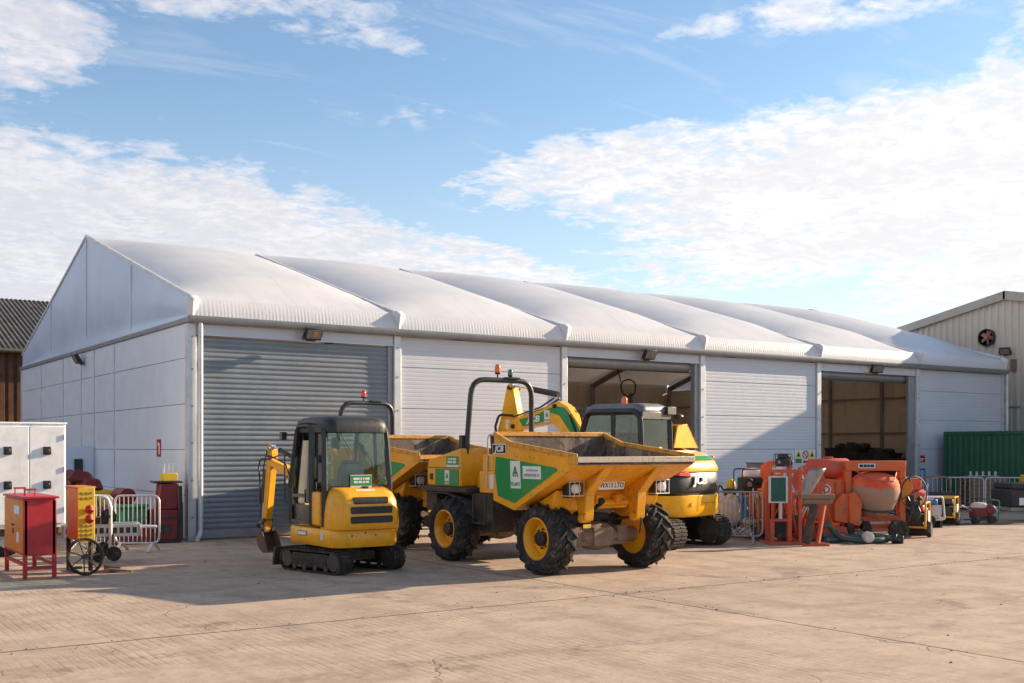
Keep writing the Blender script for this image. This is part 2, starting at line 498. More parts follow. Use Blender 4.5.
# loose stones and crumbs on the yard: uncountable
mb = MB()
for i in range(300):
    k = random.random()
    x, y = (random.uniform(-7, 14), random.uniform(-19, -2.0))
    if k < .35: y = -12 + random.gauss(0, .25) + .0
    elif k < .5: x = 2.0 + random.gauss(0, .2); y = random.uniform(-19, -11)
    r = random.choice([.004, .005, .006, .008, .012]) * random.uniform(.7, 1.4)
    mb.ell((x, y, r * .35), (r * random.uniform(.8, 1.5), r, r * .6), 6, 4, jit=.4, seed=i)
gs = mb.build('gravel', paint('stone_crumbs', (.20, .155, .12), amt=.5, rough=.9, scale=3)); gs['kind'] = 'stuff'

# ------------------------------------------------------------------ warehouse tent
L, NB, W, HE, HR, HV, HG = 5.0, 6, 18.1, 5.22, 7.92, 4.84, 4.69
tent = thing('warehouse_tent', 'long white warehouse tent with pillowed fabric roof and grey roller shutter bays', 'warehouse')


def mat_pvc(name, col, tr=.22):
    t = NT(name)
    n = t.noise(.9, 5, .6); n2 = t.noise(3, 5, .6, stretch=(1, .25, .25))
    c = t.mix(t.ramp(n, .35, .75), col, [x * .90 for x in col])
    c = t.mix(t.math('MULTIPLY', t.ramp(n2, .55, .8), .08), c, (.50, .47, .43))
    if name == 'roof_membrane':
        sx = t.n('ShaderNodeSeparateXYZ'); t.l(t.tc.outputs['Object'], sx.inputs[0])
        fx = t.math('ABSOLUTE', t.math('SUBTRACT', t.math('FLOORED_MODULO', sx.outputs[0], 2.5), 1.25))
        c = t.mix(t.math('MULTIPLY', t.ramp(fx, 1.225, 1.24), .22), c, (.45, .45, .47))
        run = t.math('MULTIPLY', t.ramp(t.noise(1.6, 5, .65, stretch=(3.5, .22, .22)), .50, .74), .13)
        c = t.mix(run, c, (.50, .48, .45))
        c = t.mix(t.math('MULTIPLY', t.ramp(t.noise(5, 6, .7), .60, .72), .10), c, (.42, .40, .36))
    p = t.bsdf(c, .36, 0, t.bump(t.math('ADD', n2, t.noise(14, 3)), .16, .02), .4)
    tl = t.n('ShaderNodeBsdfTranslucent'); t.l(c, tl.inputs[0])
    m = t.n('ShaderNodeMixShader'); m.inputs[0].default_value = tr
    t.l(p.outputs[0], m.inputs[1]); t.l(tl.outputs[0], m.inputs[2])
    return t.done(m)


PVC = mat_pvc('roof_membrane', (.85, .845, .85), .24)
PVCV = mat_pvc('valance_membrane', (.72, .72, .74), .08)
CLAD = paint('white_cladding', (.595, .615, .67), dirt=(.48, .48, .50), amt=.05, rough=.38, scale=.8, var=.03)
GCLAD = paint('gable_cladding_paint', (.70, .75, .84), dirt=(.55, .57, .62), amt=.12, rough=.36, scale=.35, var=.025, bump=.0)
SEAM = plain('panel_seam', (.16, .165, .175), .6)
SHUT = paint('shutter_steel', (.215, .245, .275), dirt=(.18, .185, .19), amt=.22, rough=.42, scale=1.2, metal=.25, var=.07)
LINING = paint('inner_lining', (.70, .60, .50), dirt=(.2, .16, .13), amt=.25, rough=.7, scale=.7)
ISKIN = mat_pvc('inner_roof_membrane', (.72, .63, .54), .62)
FRAME = paint('tent_frame_aluminium', (.30, .28, .26), amt=.3, rough=.5, metal=.3)


def roof_pt(i, s, t, side):
    x = L * (i + s)
    y = t * W / 2; z = HE + (HR - HE) * t
    e = min(1, t / .22); e = e * e * (3 - 2 * e)
    f = e * (1 - .80 * max(0, (t - .62) / .38) ** 1.6)
    b = .35 * (1 - abs(2 * s - 1) ** 2.5) * f
    # creases running out from the frame and the eave
    cr = .014 * noise.noise(Vector((s * 3 + i * 7, t * 26, i))) * max(0, 1 - 6 * min(s, 1 - s)) * f
    cr += .010 * noise.noise(Vector((s * 40, t * 2, i + 9))) * max(0, 1 - t * 6)
    n = Vector((0, -(HR - HE), W / 2)).normalized()
    y += n.y * (b + cr); z += n.z * (b + cr)
    return (x, y if side == 0 else W - y, z)


for i in range(NB):
    for side in (0, 1):
        mb = MB(); mb.grid(48, 56 if side == 0 else 20, lambda s, t: roof_pt(i, s, t, side))
        mb.build('roof_panel', PVC, tent, smooth=180)
    for side in (0, 1):
        # pleated valance hanging below the eave
        mb = MB()
        def vp(s, t, i=i, side=side):
            x = L * (i + s)
            pl = .0022 * math.sin(s * 2 * math.pi * 58 + 2.5 * noise.noise(Vector((s * 14, i, 0)))) * (t ** .5) * (.55 + .8 * abs(noise.noise(Vector((s * 9, i, 3)))))
            y = -.02 - .10 * (1 - (1 - t) ** 2) - pl
            z = HE + .015 + (HV - HE - .02) * t
            return (x, y if side == 0 else W - y, z)
        mb.grid(464 if side == 0 else 20, 5, vp)
        mb.build('valance', PVCV, tent, smooth=180)
for i in range(NB + 1):
    # fabric cap folded over each frame end, with a strap eyelet
    mb = MB(); x = L * i
    rings = []
    for k, (z, w0, dp) in enumerate(((HE + .06, .11, .10), (HE - .02, .15, .21), (HE - .14, .12, .19), (HE - .26, .10, .15), (HV - .03, .085, .12))):
        rings.append([(x - w0, .02, z), (x - w0 * .9, -dp * .7, z), (x - w0 * .25, -dp - .02, z - .01), (x + w0 * .45, -dp * .82, z), (x + w0, -dp * .62, z), (x + w0, .02, z)])
    mb.loft(rings); mb.build('frame_cap', PVCV, tent, smooth=70)
    # post, bolted
    mb = MB(); mb.b2((x - .09, W - .16, 0), (x + .09, W + .045, HG)); mb.build('post', M['alu'], tent, bevel=.006)
    mb = MB(); mb.b2((x - .09, -.045, 0), (x + .09, .16, HG))
    p = mb.build('post', M['alu'], tent, bevel=.006)
    mb = MB()
    for z in (.5, 1.3, 2.1, 2.9, 3.7, 4.4): mb.cyl((x, -.046, z), (x, -.06, z), .022, n=8)
    mb.build('bolt', M['alu_dark'], p)
    # rafters inside
    mb = MB(); z0 = HE - .2; x += .14 if i == 0 else (-.14 if i == NB else 0)
    mb.tube([(x, .25, .2), (x, .25, z0 - .1), (x, W / 2, HR - .25), (x, W - .25, z0 - .1), (x, W - .25, .2)], .1, sq=(.14, .24))
    mb.build('rafter', FRAME, tent)
# inner skin of the double roof
for i in range(NB):
    mb = MB()
    for sd in (0, 1):
        y0, y1 = (.12, W / 2) if sd == 0 else (W - .12, W / 2)
        mb.grid(10, 10, lambda s, t: (L * (i + s), y0 + (y1 - y0) * t, HE - .10 + (HR - HE - .02) * t - .10 * math.sin(math.pi * s) * math.sin(math.pi * t)))
    mb.build('inner_roof_skin', ISKIN, tent, smooth=180)
# keder trims over frames, gutter, gutter underside
for x in (0, L * NB):
    for sg in (0, 1):
        mb = MB()
        y0, y1 = (0, W / 2) if sg == 0 else (W, W / 2)
        mb.tube([(x - .02 if x == 0 else x + .02, y0 - (.06 if sg == 0 else -.06), HE + .03), (x - .02 if x == 0 else x + .02, y1, HR + .06)], .05, sq=(.08, .08))
        mb.build('verge_trim', M['alu'], tent, bevel=.01)
for i in range(1, NB):
    mb = MB()
    mb.tube([(L * i, -.03, HE + .02), (L * i, W / 2, HR + .02), (L * i, W + .03, HE + .02)], .03, sq=(.07, .05))
    mb.build('keder_rail', M['alu'], tent)
mb = MB()
prof = [(-.20, HV + .005), (-.21, HV - .06), (-.17, HG), (-.05, HG - .0), (-.046, HV)]
GUT = paint('gutter_paint', (.20, .205, .215), amt=.25, rough=.45)
mb.prism(prof, -.1, L * NB + .1, 'yz'); mb.build('gutter', GUT, tent, bevel=.008)
mb = MB(); mb.prism([(W - y, z) for y, z in prof], -.1, L * NB + .1, 'yz'); mb.build('gutter', GUT, tent, bevel=.008)
mb = MB(); mb.tube([(-.0 + .16, -.12, HG + .02), (.16, -.12, .22), (.10, -.2, .10), (.02, -.32, .05)], .052, n=12, rad=.1); mb.build('downpipe', M['alu'], tent)
mb = MB(); mb.tube([(L * NB + .06, -.12, HG), (L * NB + .06, -.12, .1)], .05, n=10)
mb.build('downpipe', M['alu'], tent)


def ribbed(mb, x0, x1, z0, z1, y, pitch=.1, d=.0022):
    n = int(round((z1 - z0) / pitch)); pr = []
    for k in range(n):
        za = z0 + (z1 - z0) * k / n; h = (z1 - z0) / n
        pr += [(y, za), (y, za + h * .55), (y + d, za + h * .70), (y + d, za + h * .88)]
    pr.append((y, z1))
    for a, b in zip(pr[:-1], pr[1:]):
        mb.poly([(x0, a[0], a[1]), (x1, a[0], a[1]), (x1, b[0], b[1]), (x0, b[0], b[1])])


# white ribbed wall bays
for i in (1, 3, 5):
    mb = MB(); zs = [.03, .97, 1.965, 2.96, 3.955, HG - .01]
    for a, b in zip(zs[:-1], zs[1:]):
        ribbed(mb, L * i + .1, L * i + L - .1, a + .006, b - .006, .02, (b - a) / round((b - a) / .1))
        mb.poly([(L * i + .1, .02, b - .006), (L * i + L - .1, .02, b - .006), (L * i + L - .1, .045, b - .006), (L * i + .1, .045, b - .006)])
    wp = mb.build('wall_panel', CLAD, tent, smooth=0)
    mb = MB(); mb.b2((L * i + .1, .046, 0), (L * i + L - .1, .11, HG)); mb.build('panel_seam', SEAM, wp)
# portal bays: lintel, guides, shutters
for i in (0, 2, 4):
    a, b = L * i + .1, L * i + L - .1
    mb = MB(); mb.b2((a, .0, 4.46), (b, .09, HG)); mb.build('lintel', CLAD, tent, bevel=.006)
    mb = MB(); mb.b2((a, -.03, 4.44), (b, -.001, 4.475)); mb.build('lintel_drip', CLAD, tent, bevel=.006)
    mb = MB()
    if i == 4: mb.b2((b - .34, .03, 0), (b, .13, 4.44)); mb.build('shutter_guide', M['alu_dark'], tent, bevel=.006); mb = MB(); mb.b2((a, .03, 0), (a + .06, .13, 4.44))
    elif i == 2: mb.b2((b - .16, .03, 0), (b, .2, 4.44)); mb.build('shutter_guide', M['alu_dark'], tent, bevel=.006); mb = MB(); mb.b2((a, .03, 0), (a + .05, .13, 4.44))
    else: mb.b2((b - .13, .03, 0), (b, .2, 4.44)); mb.build('shutter_guide', M['alu_dark'], tent, bevel=.006); mb = MB(); mb.b2((a, .03, 0), (a + .10, .13, 4.44))
    mb.build('shutter_guide', M['alu_dark'], tent, bevel=.006)
    if i:
        mb = MB(); mb.lathe([(.16, a + .07), (.17, (a + b) / 2), (.16, b - .17)], (0, .32, 4.36), 'x', 20); mb.build('shutter_coil', M['alu_dark'], tent)
mb = MB()
pitch = .1135; n = int(4.2 / pitch)
pr = []
for k in range(n):
    z = .22 + k * pitch
    for q, (dy, dz) in enumerate(((.042, 0), (.042, .010), (.031, .03), (.025, .055), (.028, .082), (.036, .104))):
        pr.append((dy + .03, z + dz))
pr.append((.085, .22 + n * pitch))
def slat_pt(s, t):
    j = min(len(pr) - 1, int(round(t * (len(pr) - 1)))); y, z = pr[j]; x = .19 + 4.6 * s; k = j // 6
    return (x, y + .007 * noise.noise(Vector((k * 3.7, 0, 0))) + .006 * noise.noise(Vector((x * 1.3, z * 1.5, 4))), z + .003 * noise.noise(Vector((k * 5.1, x * .6, 2))))
mb.grid(40, len(pr) - 1, slat_pt)
sh = mb.build('roller_shutter', SHUT, tent, smooth=40)
mb = MB(); mb.b2((.2, .05, .03), (4.77, .10, .21)); mb.build('bottom_rail', M['alu_dark'], sh, bevel=.008)

# near gable: lower cladding panels with joints, upper fabric
ys = [.10, 5.95, 8.0, 9.46, 11.7, 14.8, W - .1]
zs = [.03, .97, 1.965, 2.96, 3.955, HG + .02]
mb = MB()
for y0, y1 in zip(ys[:-1], ys[1:]):
    for z0, z1 in zip(zs[:-1], zs[1:]):
        mb.b2((-.06, y0 + .011, z0 + .007), (-.02, y1 - .011, z1 - .007))
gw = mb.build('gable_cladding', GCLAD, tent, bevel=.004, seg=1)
mb = MB(); mb.b2((-.035, .1, 0), (.03, W - .1, HG + .02)); mb.build('panel_seam', SEAM, gw)
mb = MB()
for y in ys[1:-1]: mb.b2((-.085, y - .02, 0), (-.058, y + .02, HG))
mb.build('cover_strip', M['alu'], gw)
mb = MB(); mb.b2((-.10, -.05, HG + .02), (.0, W + .05, HG + .13)); mb.build('gable_rail', paint('rail_grey', (.24, .25, .27), amt=.2), tent, bevel=.01)  # rail in its own dark grey paint
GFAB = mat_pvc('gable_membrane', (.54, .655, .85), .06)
for gx, sg in ((-.03, -1), (L * NB + .03, 1)):
    mb = MB()
    def gp(s, t, gx=gx, sg=sg):
        y = W * s
        top = HE + (HR - HE) * (1 - abs(2 * s - 1))
        z = HG + .13 + (top - HG - .13) * t
        bl = .05 * math.sin(math.pi * t) * abs(math.sin(math.pi * s * 4)) ** .7
        bl += .02 * noise.noise(Vector((s * 20, t * 3, 1))) * (1 - t)
        lip = .05 * max(0, 1 - t * 9)
        return (gx + sg * (bl + lip), y, z)
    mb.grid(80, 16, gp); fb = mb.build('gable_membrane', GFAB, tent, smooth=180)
for y in (W / 2, W * .25, W * .75):
    mb = MB()
    top = HE + (HR - HE) * (1 - abs(2 * y / W - 1))
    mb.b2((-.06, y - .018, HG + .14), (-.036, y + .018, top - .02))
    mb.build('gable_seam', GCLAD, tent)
# far gable wall, back wall and lining inside
mb = MB(); mb.b2((L * NB - .06, .1, 0), (L * NB + .06, W - .1, HG + .13)); mb.build('far_gable_wall', CLAD, tent)
mb = MB(); mb.b2((.1, W - .03, 0), (L * NB - .1, W + .03, HE - .02)); mb.build('back_wall', LINING, tent)
mb = MB()
mb.b2((.05, .14, 0.0), (.09, W - .1, HG)); mb.build('inner_lining', LINING, tent); mb = MB(); mb.b2((L * NB - .11, .14, 0), (L * NB - .07, W - .1, HG))
mb.build('inner_lining', LINING, tent)
for i in (1, 3, 5): mb = MB(); mb.b2((L * i + .12, .12, 0), (L * i + L - .12, .14, HG)); mb.build('inner_lining', LINING, tent)
mb = MB()
for k in range(1, 12):
    x = k * 2.5
    mb.b2((x - .06, W - .14, 0), (x + .06, W - .04, HG))
for z in (1.2, 2.6, 4.0):
    mb.b2((.1, W - .1, z - .03), (L * NB - .1, W - .035, z + .03)); mb.b2((L * NB - .18, .2, z - .03), (L * NB - .115, W - .2, z + .03))
for k in range(1, 7):
    mb.b2((L * NB - .2, k * 2.6 - .06, 0), (L * NB - .115, k * 2.6 + .06, 5.2))
for i in range(NB):
    for t in (.25, .5, .75):
        for sd in (0, 1):
            y = t * W / 2 if sd == 0 else W - t * W / 2
            z = HE + (HR - HE) * t - .3
            mb.tube([(L * i, y, z), (L * i + L, y, z)], .035, n=6)
mb.tube([(10, .5, 4.8), (15, W / 2, HR - .4)], .05, n=6); mb.tube([(20, .5, 4.8), (25, W / 2, HR - .4)], .05, n=6)
mb.build('inner_purlin', FRAME, tent)

# ------------------------------------------------------------------ beige shed to the right
shed = thing('corrugated_shed', 'tall beige corrugated steel shed rising behind the tent end', 'shed', (31.6, 0, 0))
SHC = paint('beige_profiled_steel', (.60, .535, .45), dirt=(.42, .36, .28), amt=.25, rough=.5, scale=.5, var=.05)
AP, Y0, Y1, ZA, SL = .88, -8.0, 9.8, 7.85, .203
mb = MB()
def roofz(y): return ZA - abs(y - AP) * SL
y = Y0; pr = []
while y < Y1:
    for dy, dx in ((0, 0), (.10, 0), (.14, .045), (.24, .045)):
        pr.append((y + dy, dx))
    y += .28
for (ya, xa), (yb, xb) in zip(pr[:-1], pr[1:]):
    mb.poly([(xa, ya, 0), (xb, yb, 0), (xb, yb, roofz(yb) - .02), (xa, ya, roofz(ya) - .02)])
for yy in (Y0, Y1):
    mb.b2((0.05, yy - .04, 0), (28, yy + .04, roofz(yy)))
mb.b2((27.9, Y0, 0), (28, Y1, roofz(Y0)))
mb.build('shed_wall', SHC, shed, smooth=0)
mb = MB()
for ya, yb in ((Y0 - .25, AP), (AP, Y1 + .25)):
    mb.prism([(ya, roofz(ya)), (yb, roofz(yb)), (yb, roofz(yb) + .12), (ya, roofz(ya) + .12)], -.12, 28.2, 'yz')
mb.build('shed_roof', paint('shed_roof_sheet', (.34, .325, .30), amt=.3, rough=.5), shed, bevel=.01)
mb = MB()
for ya, yb in ((Y0 - .25, AP + .05), (AP - .05, Y1 + .25)):
    mb.prism([(ya, roofz(ya) - .20), (yb, roofz(yb) - .20), (yb, roofz(yb) + .125), (ya, roofz(ya) + .125)], -.16, -.03, 'yz')
mb.build('bargeboard', paint('bargeboard_paint', (.40, .375, .34), amt=.2, rough=.5), shed, bevel=.008)
fan = MB(); fan.lathe([(.30, -.12), (.335, -.12), (.335, .05), (.30, .05)], (-.02, 1.65, 6.25), 'x', 28, closed=True)
fo = fan.build('extractor_fan', M['black'], shed, smooth=40)
fb = MB(); fb.lathe([(.30, 0), (0, .0)], (0, 1.65, 6.25), 'x', 28); fb.build('fan_backing', M['dark'], fo)
fb = MB()
for k in range(5):
    a = k * 2 * math.pi / 5 + .4
    fb.at((-.06, 1.65, 6.25), (a, 0, 0)); fb.box((0, 0, .15), (.012, .13, .21), rot=(0, 0, .5), top=(1, 1.3))
fb.at(); fb.cyl((-.12, 1.65, 6.25), (-.02, 1.65, 6.25), .055, n=12)
fb.build('fan_blade', paint('fan_blade_paint', (.40, .17, .13), amt=.3), fo)
mb = MB(); mb.b2((-.10, .45, 4.9), (-.02, .66, 5.35)); mb.build('junction_box', M['wood'], shed, bevel=.01)
mb = MB(); mb.tube([(-.03, .3, 3.55), (-.03, 1.7, 3.55), (-.03, 1.7, 3.4)], .03, n=6); mb.build('cable_conduit', M['alu_dark'], shed)

# ------------------------------------------------------------------ brown shed to the left
bs = thing('brown_shed', 'old brown timber shed with dark corrugated roof behind the tent gable', 'shed', (0, 22, 0))
BRW = paint('brown_boarding', (.115, .048, .022), dirt=(.30, .16, .08), amt=.45, rough=.7, scale=1.1, var=.25)
mb = MB(); x = -34; pr = []
while x < 9:
    pr += [(x, 0), (x + .16, 0), (x + .19, .07), (x + .27, .07)]; x += .30
for (xa, ya), (xb, yb) in zip(pr[:-1], pr[1:]):
    mb.poly([(xa, ya, 0), (xb, yb, 0), (xb, yb, 5.75), (xa, ya, 5.75)])
mb.build('shed_wall', BRW, bs, smooth=0)
ROOF = paint('fibre_cement_roof', (.062, .056, .052), dirt=(.15, .14, .115), amt=.7, rough=.9, scale=1.6, var=.3)
mb = MB()
def br(s, t):
    x = -34 + 44 * s
    return (x, -.35 + 8.6 * t, 5.72 + 2.95 * t + .022 * math.sin(x * 2 * math.pi / .19))
mb.grid(1800, 6, br)
mb.poly([(-34, 8.2, 8.6), (10, 8.2, 8.6), (10, 17, 5.7), (-34, 17, 5.7)])
mb.build('corrugated_roof', ROOF, bs, smooth=60, solid=(.02,))
mb = MB(); mb.tube([(-34, -.42, 5.66), (10, -.42, 5.66)], .08, n=10); mb.build('gutter', paint('mossy_gutter', (.10, .105, .07), amt=.5), bs)
# ------------------------------------------------------------------ wheels
def tyre_mb(mb, Rr, w, rim, n=16, lug=.036):
    c = Rr - lug
    mb.lathe([(rim, -w * .40), (rim + .03, -w * .44), (rim + (c - rim) * .45, -w * .50), (c - .045, -w * .485), (c - .012, -w * .40), (c, -w * .2), (c + .004, 0), (c, w * .2),
              (c - .012, w * .40), (c - .045, w * .485), (rim + (c - rim) * .45, w * .50), (rim + .03, w * .44), (rim, w * .40)], (0, 0, 0), 'y', 44, closed=True)
    for k in range(n):
        for sd in (-1, 1):
            th0 = 2 * math.pi * (k + (.5 if sd > 0 else 0)) / n
            rings = []
            for q, (yy, dth, rt, rb, hw) in enumerate(((-.03, .0, Rr, c - .01, .050), (.18, .17, Rr, c - .01, .048), (.36, .32, Rr - .006, c - .02, .052), (.475, .40, Rr - .024, c - .06, .06), (.505, .425, c - .05, c - .14, .045))):
                th = th0 + dth
                y = sd * yy * w
                pts = []
                for (r, s) in ((rb, -1), (rt, -.78), (rt, .78), (rb, 1)):
                    a = th + s * hw
                    pts.append((r * math.sin(a), y, r * math.cos(a)))
                rings.append(pts)
            mb.loft(rings)


def add_wheel(parent, loc, side, mats=('rubber', 'yellow'), Rr=.57, w=.46, rim=.305, n=16, steer=0, roll=0.0):
    """side = -1 or +1: which way the dished face looks"""
    mb = MB(); tyre_mb(mb, Rr, w, rim, n)
    wh = mb.build('wheel', M[mats[0]], parent, smooth=40, loc=loc, rot=(0, roll, steer))
    s = side
    mb = MB()
    prof = [(rim + .012, -.42 * w), (rim + .03, -.44 * w), (rim + .022, -.40 * w), (rim - .02, -.30 * w), (rim - .035, 0), (rim - .02, .26 * w), (rim + .018, .38 * w), (rim + .036, .445 * w), (rim + .012, .455 * w),
            (rim - .012, .40 * w), (rim - .045, .25 * w), (rim - .06, .12 * w), (.16, .10 * w), (.15, .14 * w), (0, .14 * w)]
    mb.lathe([(r, h * s) for r, h in prof], (0, 0, 0), 'y', 36)
    rm = mb.build('rim', M[mats[1]], wh, smooth=35)
    mb = MB()
    mb.lathe([(.118, .10 * w * s), (.118, .30 * w * s), (.10, .345 * w * s), (0, .35 * w * s)], (0, 0, 0), 'y', 20)
    for k in range(8):
        a = k * math.pi / 4
        mb.cyl((.15 * math.sin(a), .12 * w * s, .15 * math.cos(a)), (.15 * math.sin(a), .19 * w * s, .15 * math.cos(a)), .016, n=6)
    mb.build('hub', M['black'], wh, smooth=35)
    return wh


def beacon(parent, loc, mat, r=.052, h=.13, stem=.10):
    mb = MB(); x, y, z = loc
    mb.cyl((x, y, z), (x, y, z + stem), .016, n=8); mb.cyl((x, y, z + stem - .035), (x, y, z + stem), r * .8, r * 1.02, n=16)
    st = mb.build('beacon', M['black'], parent, bevel=.004)
    mb = MB(); mb.lathe([(r, 0), (r * 1.0, h * .55), (r * .85, h * .85), (r * .4, h), (0, h)], (x, y, z + stem), 'z', 18)
    mb.build('beacon_lens', mat, st, smooth=60)
    return st


def plant_decal(parent, c, xd, up, s, nm='hire_decal'):
    """white square with the green A, its red tip and the word below"""
    c, xd, up = Vector(c), Vector(xd).normalized(), Vector(up).normalized(); n = xd.cross(up)
    mb = MB()
    P = lambda u, v, d: c + xd * u * s + up * v * s + n * d
    def quad(u0, v0, u1, v1, d): mb.loft([[P(u0, v0, 0), P(u1, v0, 0), P(u1, v1, 0), P(u0, v1, 0)], [P(u0, v0, d), P(u1, v0, d), P(u1, v1, d), P(u0, v1, d)]])
    quad(-.31, -.5, .31, .5, .004)
    o = mb.build(nm, M['white_dec'], parent, smooth=0)
    text_obj('lettering', 'A', s * .50, M['txt_green'], o, P(0, .10, .005), xd, up, bold=.016 * s, depth=.0015)
    text_obj('lettering', 'PLANT', s * .19, M['txt_green'], o, P(0, -.35, .005), xd, up, bold=.006 * s, depth=.0015)
    mb = MB(); mb.loft([[P(-.06, -.07, .0045), P(.06, -.07, .0045), P(0, .04, .0045)], [P(-.06, -.07, .0085), P(.06, -.07, .0085), P(0, .04, .0085)]])
    mb.build('red_mark', M['greenred'], o, smooth=0)
    return o


def tilt_panel(parent, name, mat, c, xd, up, w, h, th=.006, bev=0):
    c, xd, up = Vector(c), Vector(xd).normalized(), Vector(up).normalized(); n = xd.cross(up)
    P = lambda u, v, d: c + xd * u * w / 2 + up * v * h / 2 + n * d
    mb = MB(); mb.loft([[P(-1, -1, 0), P(1, -1, 0), P(1, 1, 0), P(-1, 1, 0)], [P(-1, -1, th), P(1, -1, th), P(1, 1, th), P(-1, 1, th)]])
    return mb.build(name, mat, parent, smooth=0, bevel=bev)


def print_marks(parent, c, xd, up, w, h, mat, seed=1):
    """a line of print too small to read in the photograph: word-length strokes, no letters"""
    c, xd, up = Vector(c), Vector(xd).normalized(), Vector(up).normalized(); n = xd.cross(up)
    rnd = random.Random(seed); mb = MB(); x = -w / 2
    while x < w / 2 - .01:
        q = min(rnd.uniform(.6, 1.8) * h, w / 2 - x)
        ring = lambda d: [c + xd * a + up * b + n * d for a, b in ((x, -h / 2), (x + q, -h / 2), (x + q, h / 2), (x, h / 2))]
        mb.loft([ring(0), ring(.002)]); x += q + h * rnd.choice((.15, .2, .5))
    return mb.build('print_marks', mat, parent, smooth=0)


# muddy worn inside of a skip
def mat_skip_inside():
    t = NT('skip_inside_worn')
    n1 = t.noise(2.2, 6, .65, stretch=(1, 1, .5)); n2 = t.noise(9, 6, .7); n3 = t.noise(1.1, 4, .6)
    c = t.mix(t.ramp(n1, .40, .55), (.30, .225, .165), (.16, .12, .095))
    c = t.mix(t.math('MULTIPLY', t.ramp(n2, .52, .62), t.ramp(n3, .35, .55)), c, (.055, .045, .04))
    c = t.mix(t.math('MULTIPLY', t.ramp(t.noise(4, 5, .6), .6, .66), .8), c, (.52, .27, .07))
    return t.done(t.bsdf(c, .75, .1, t.bump(n2, .5, .02), .3))


M['skip_inside'] = mat_skip_inside()
M['lip'] = paint('worn_lip_steel', (.46, .385, .31), dirt=(.24, .155, .10), amt=.8, rough=.55, scale=5)


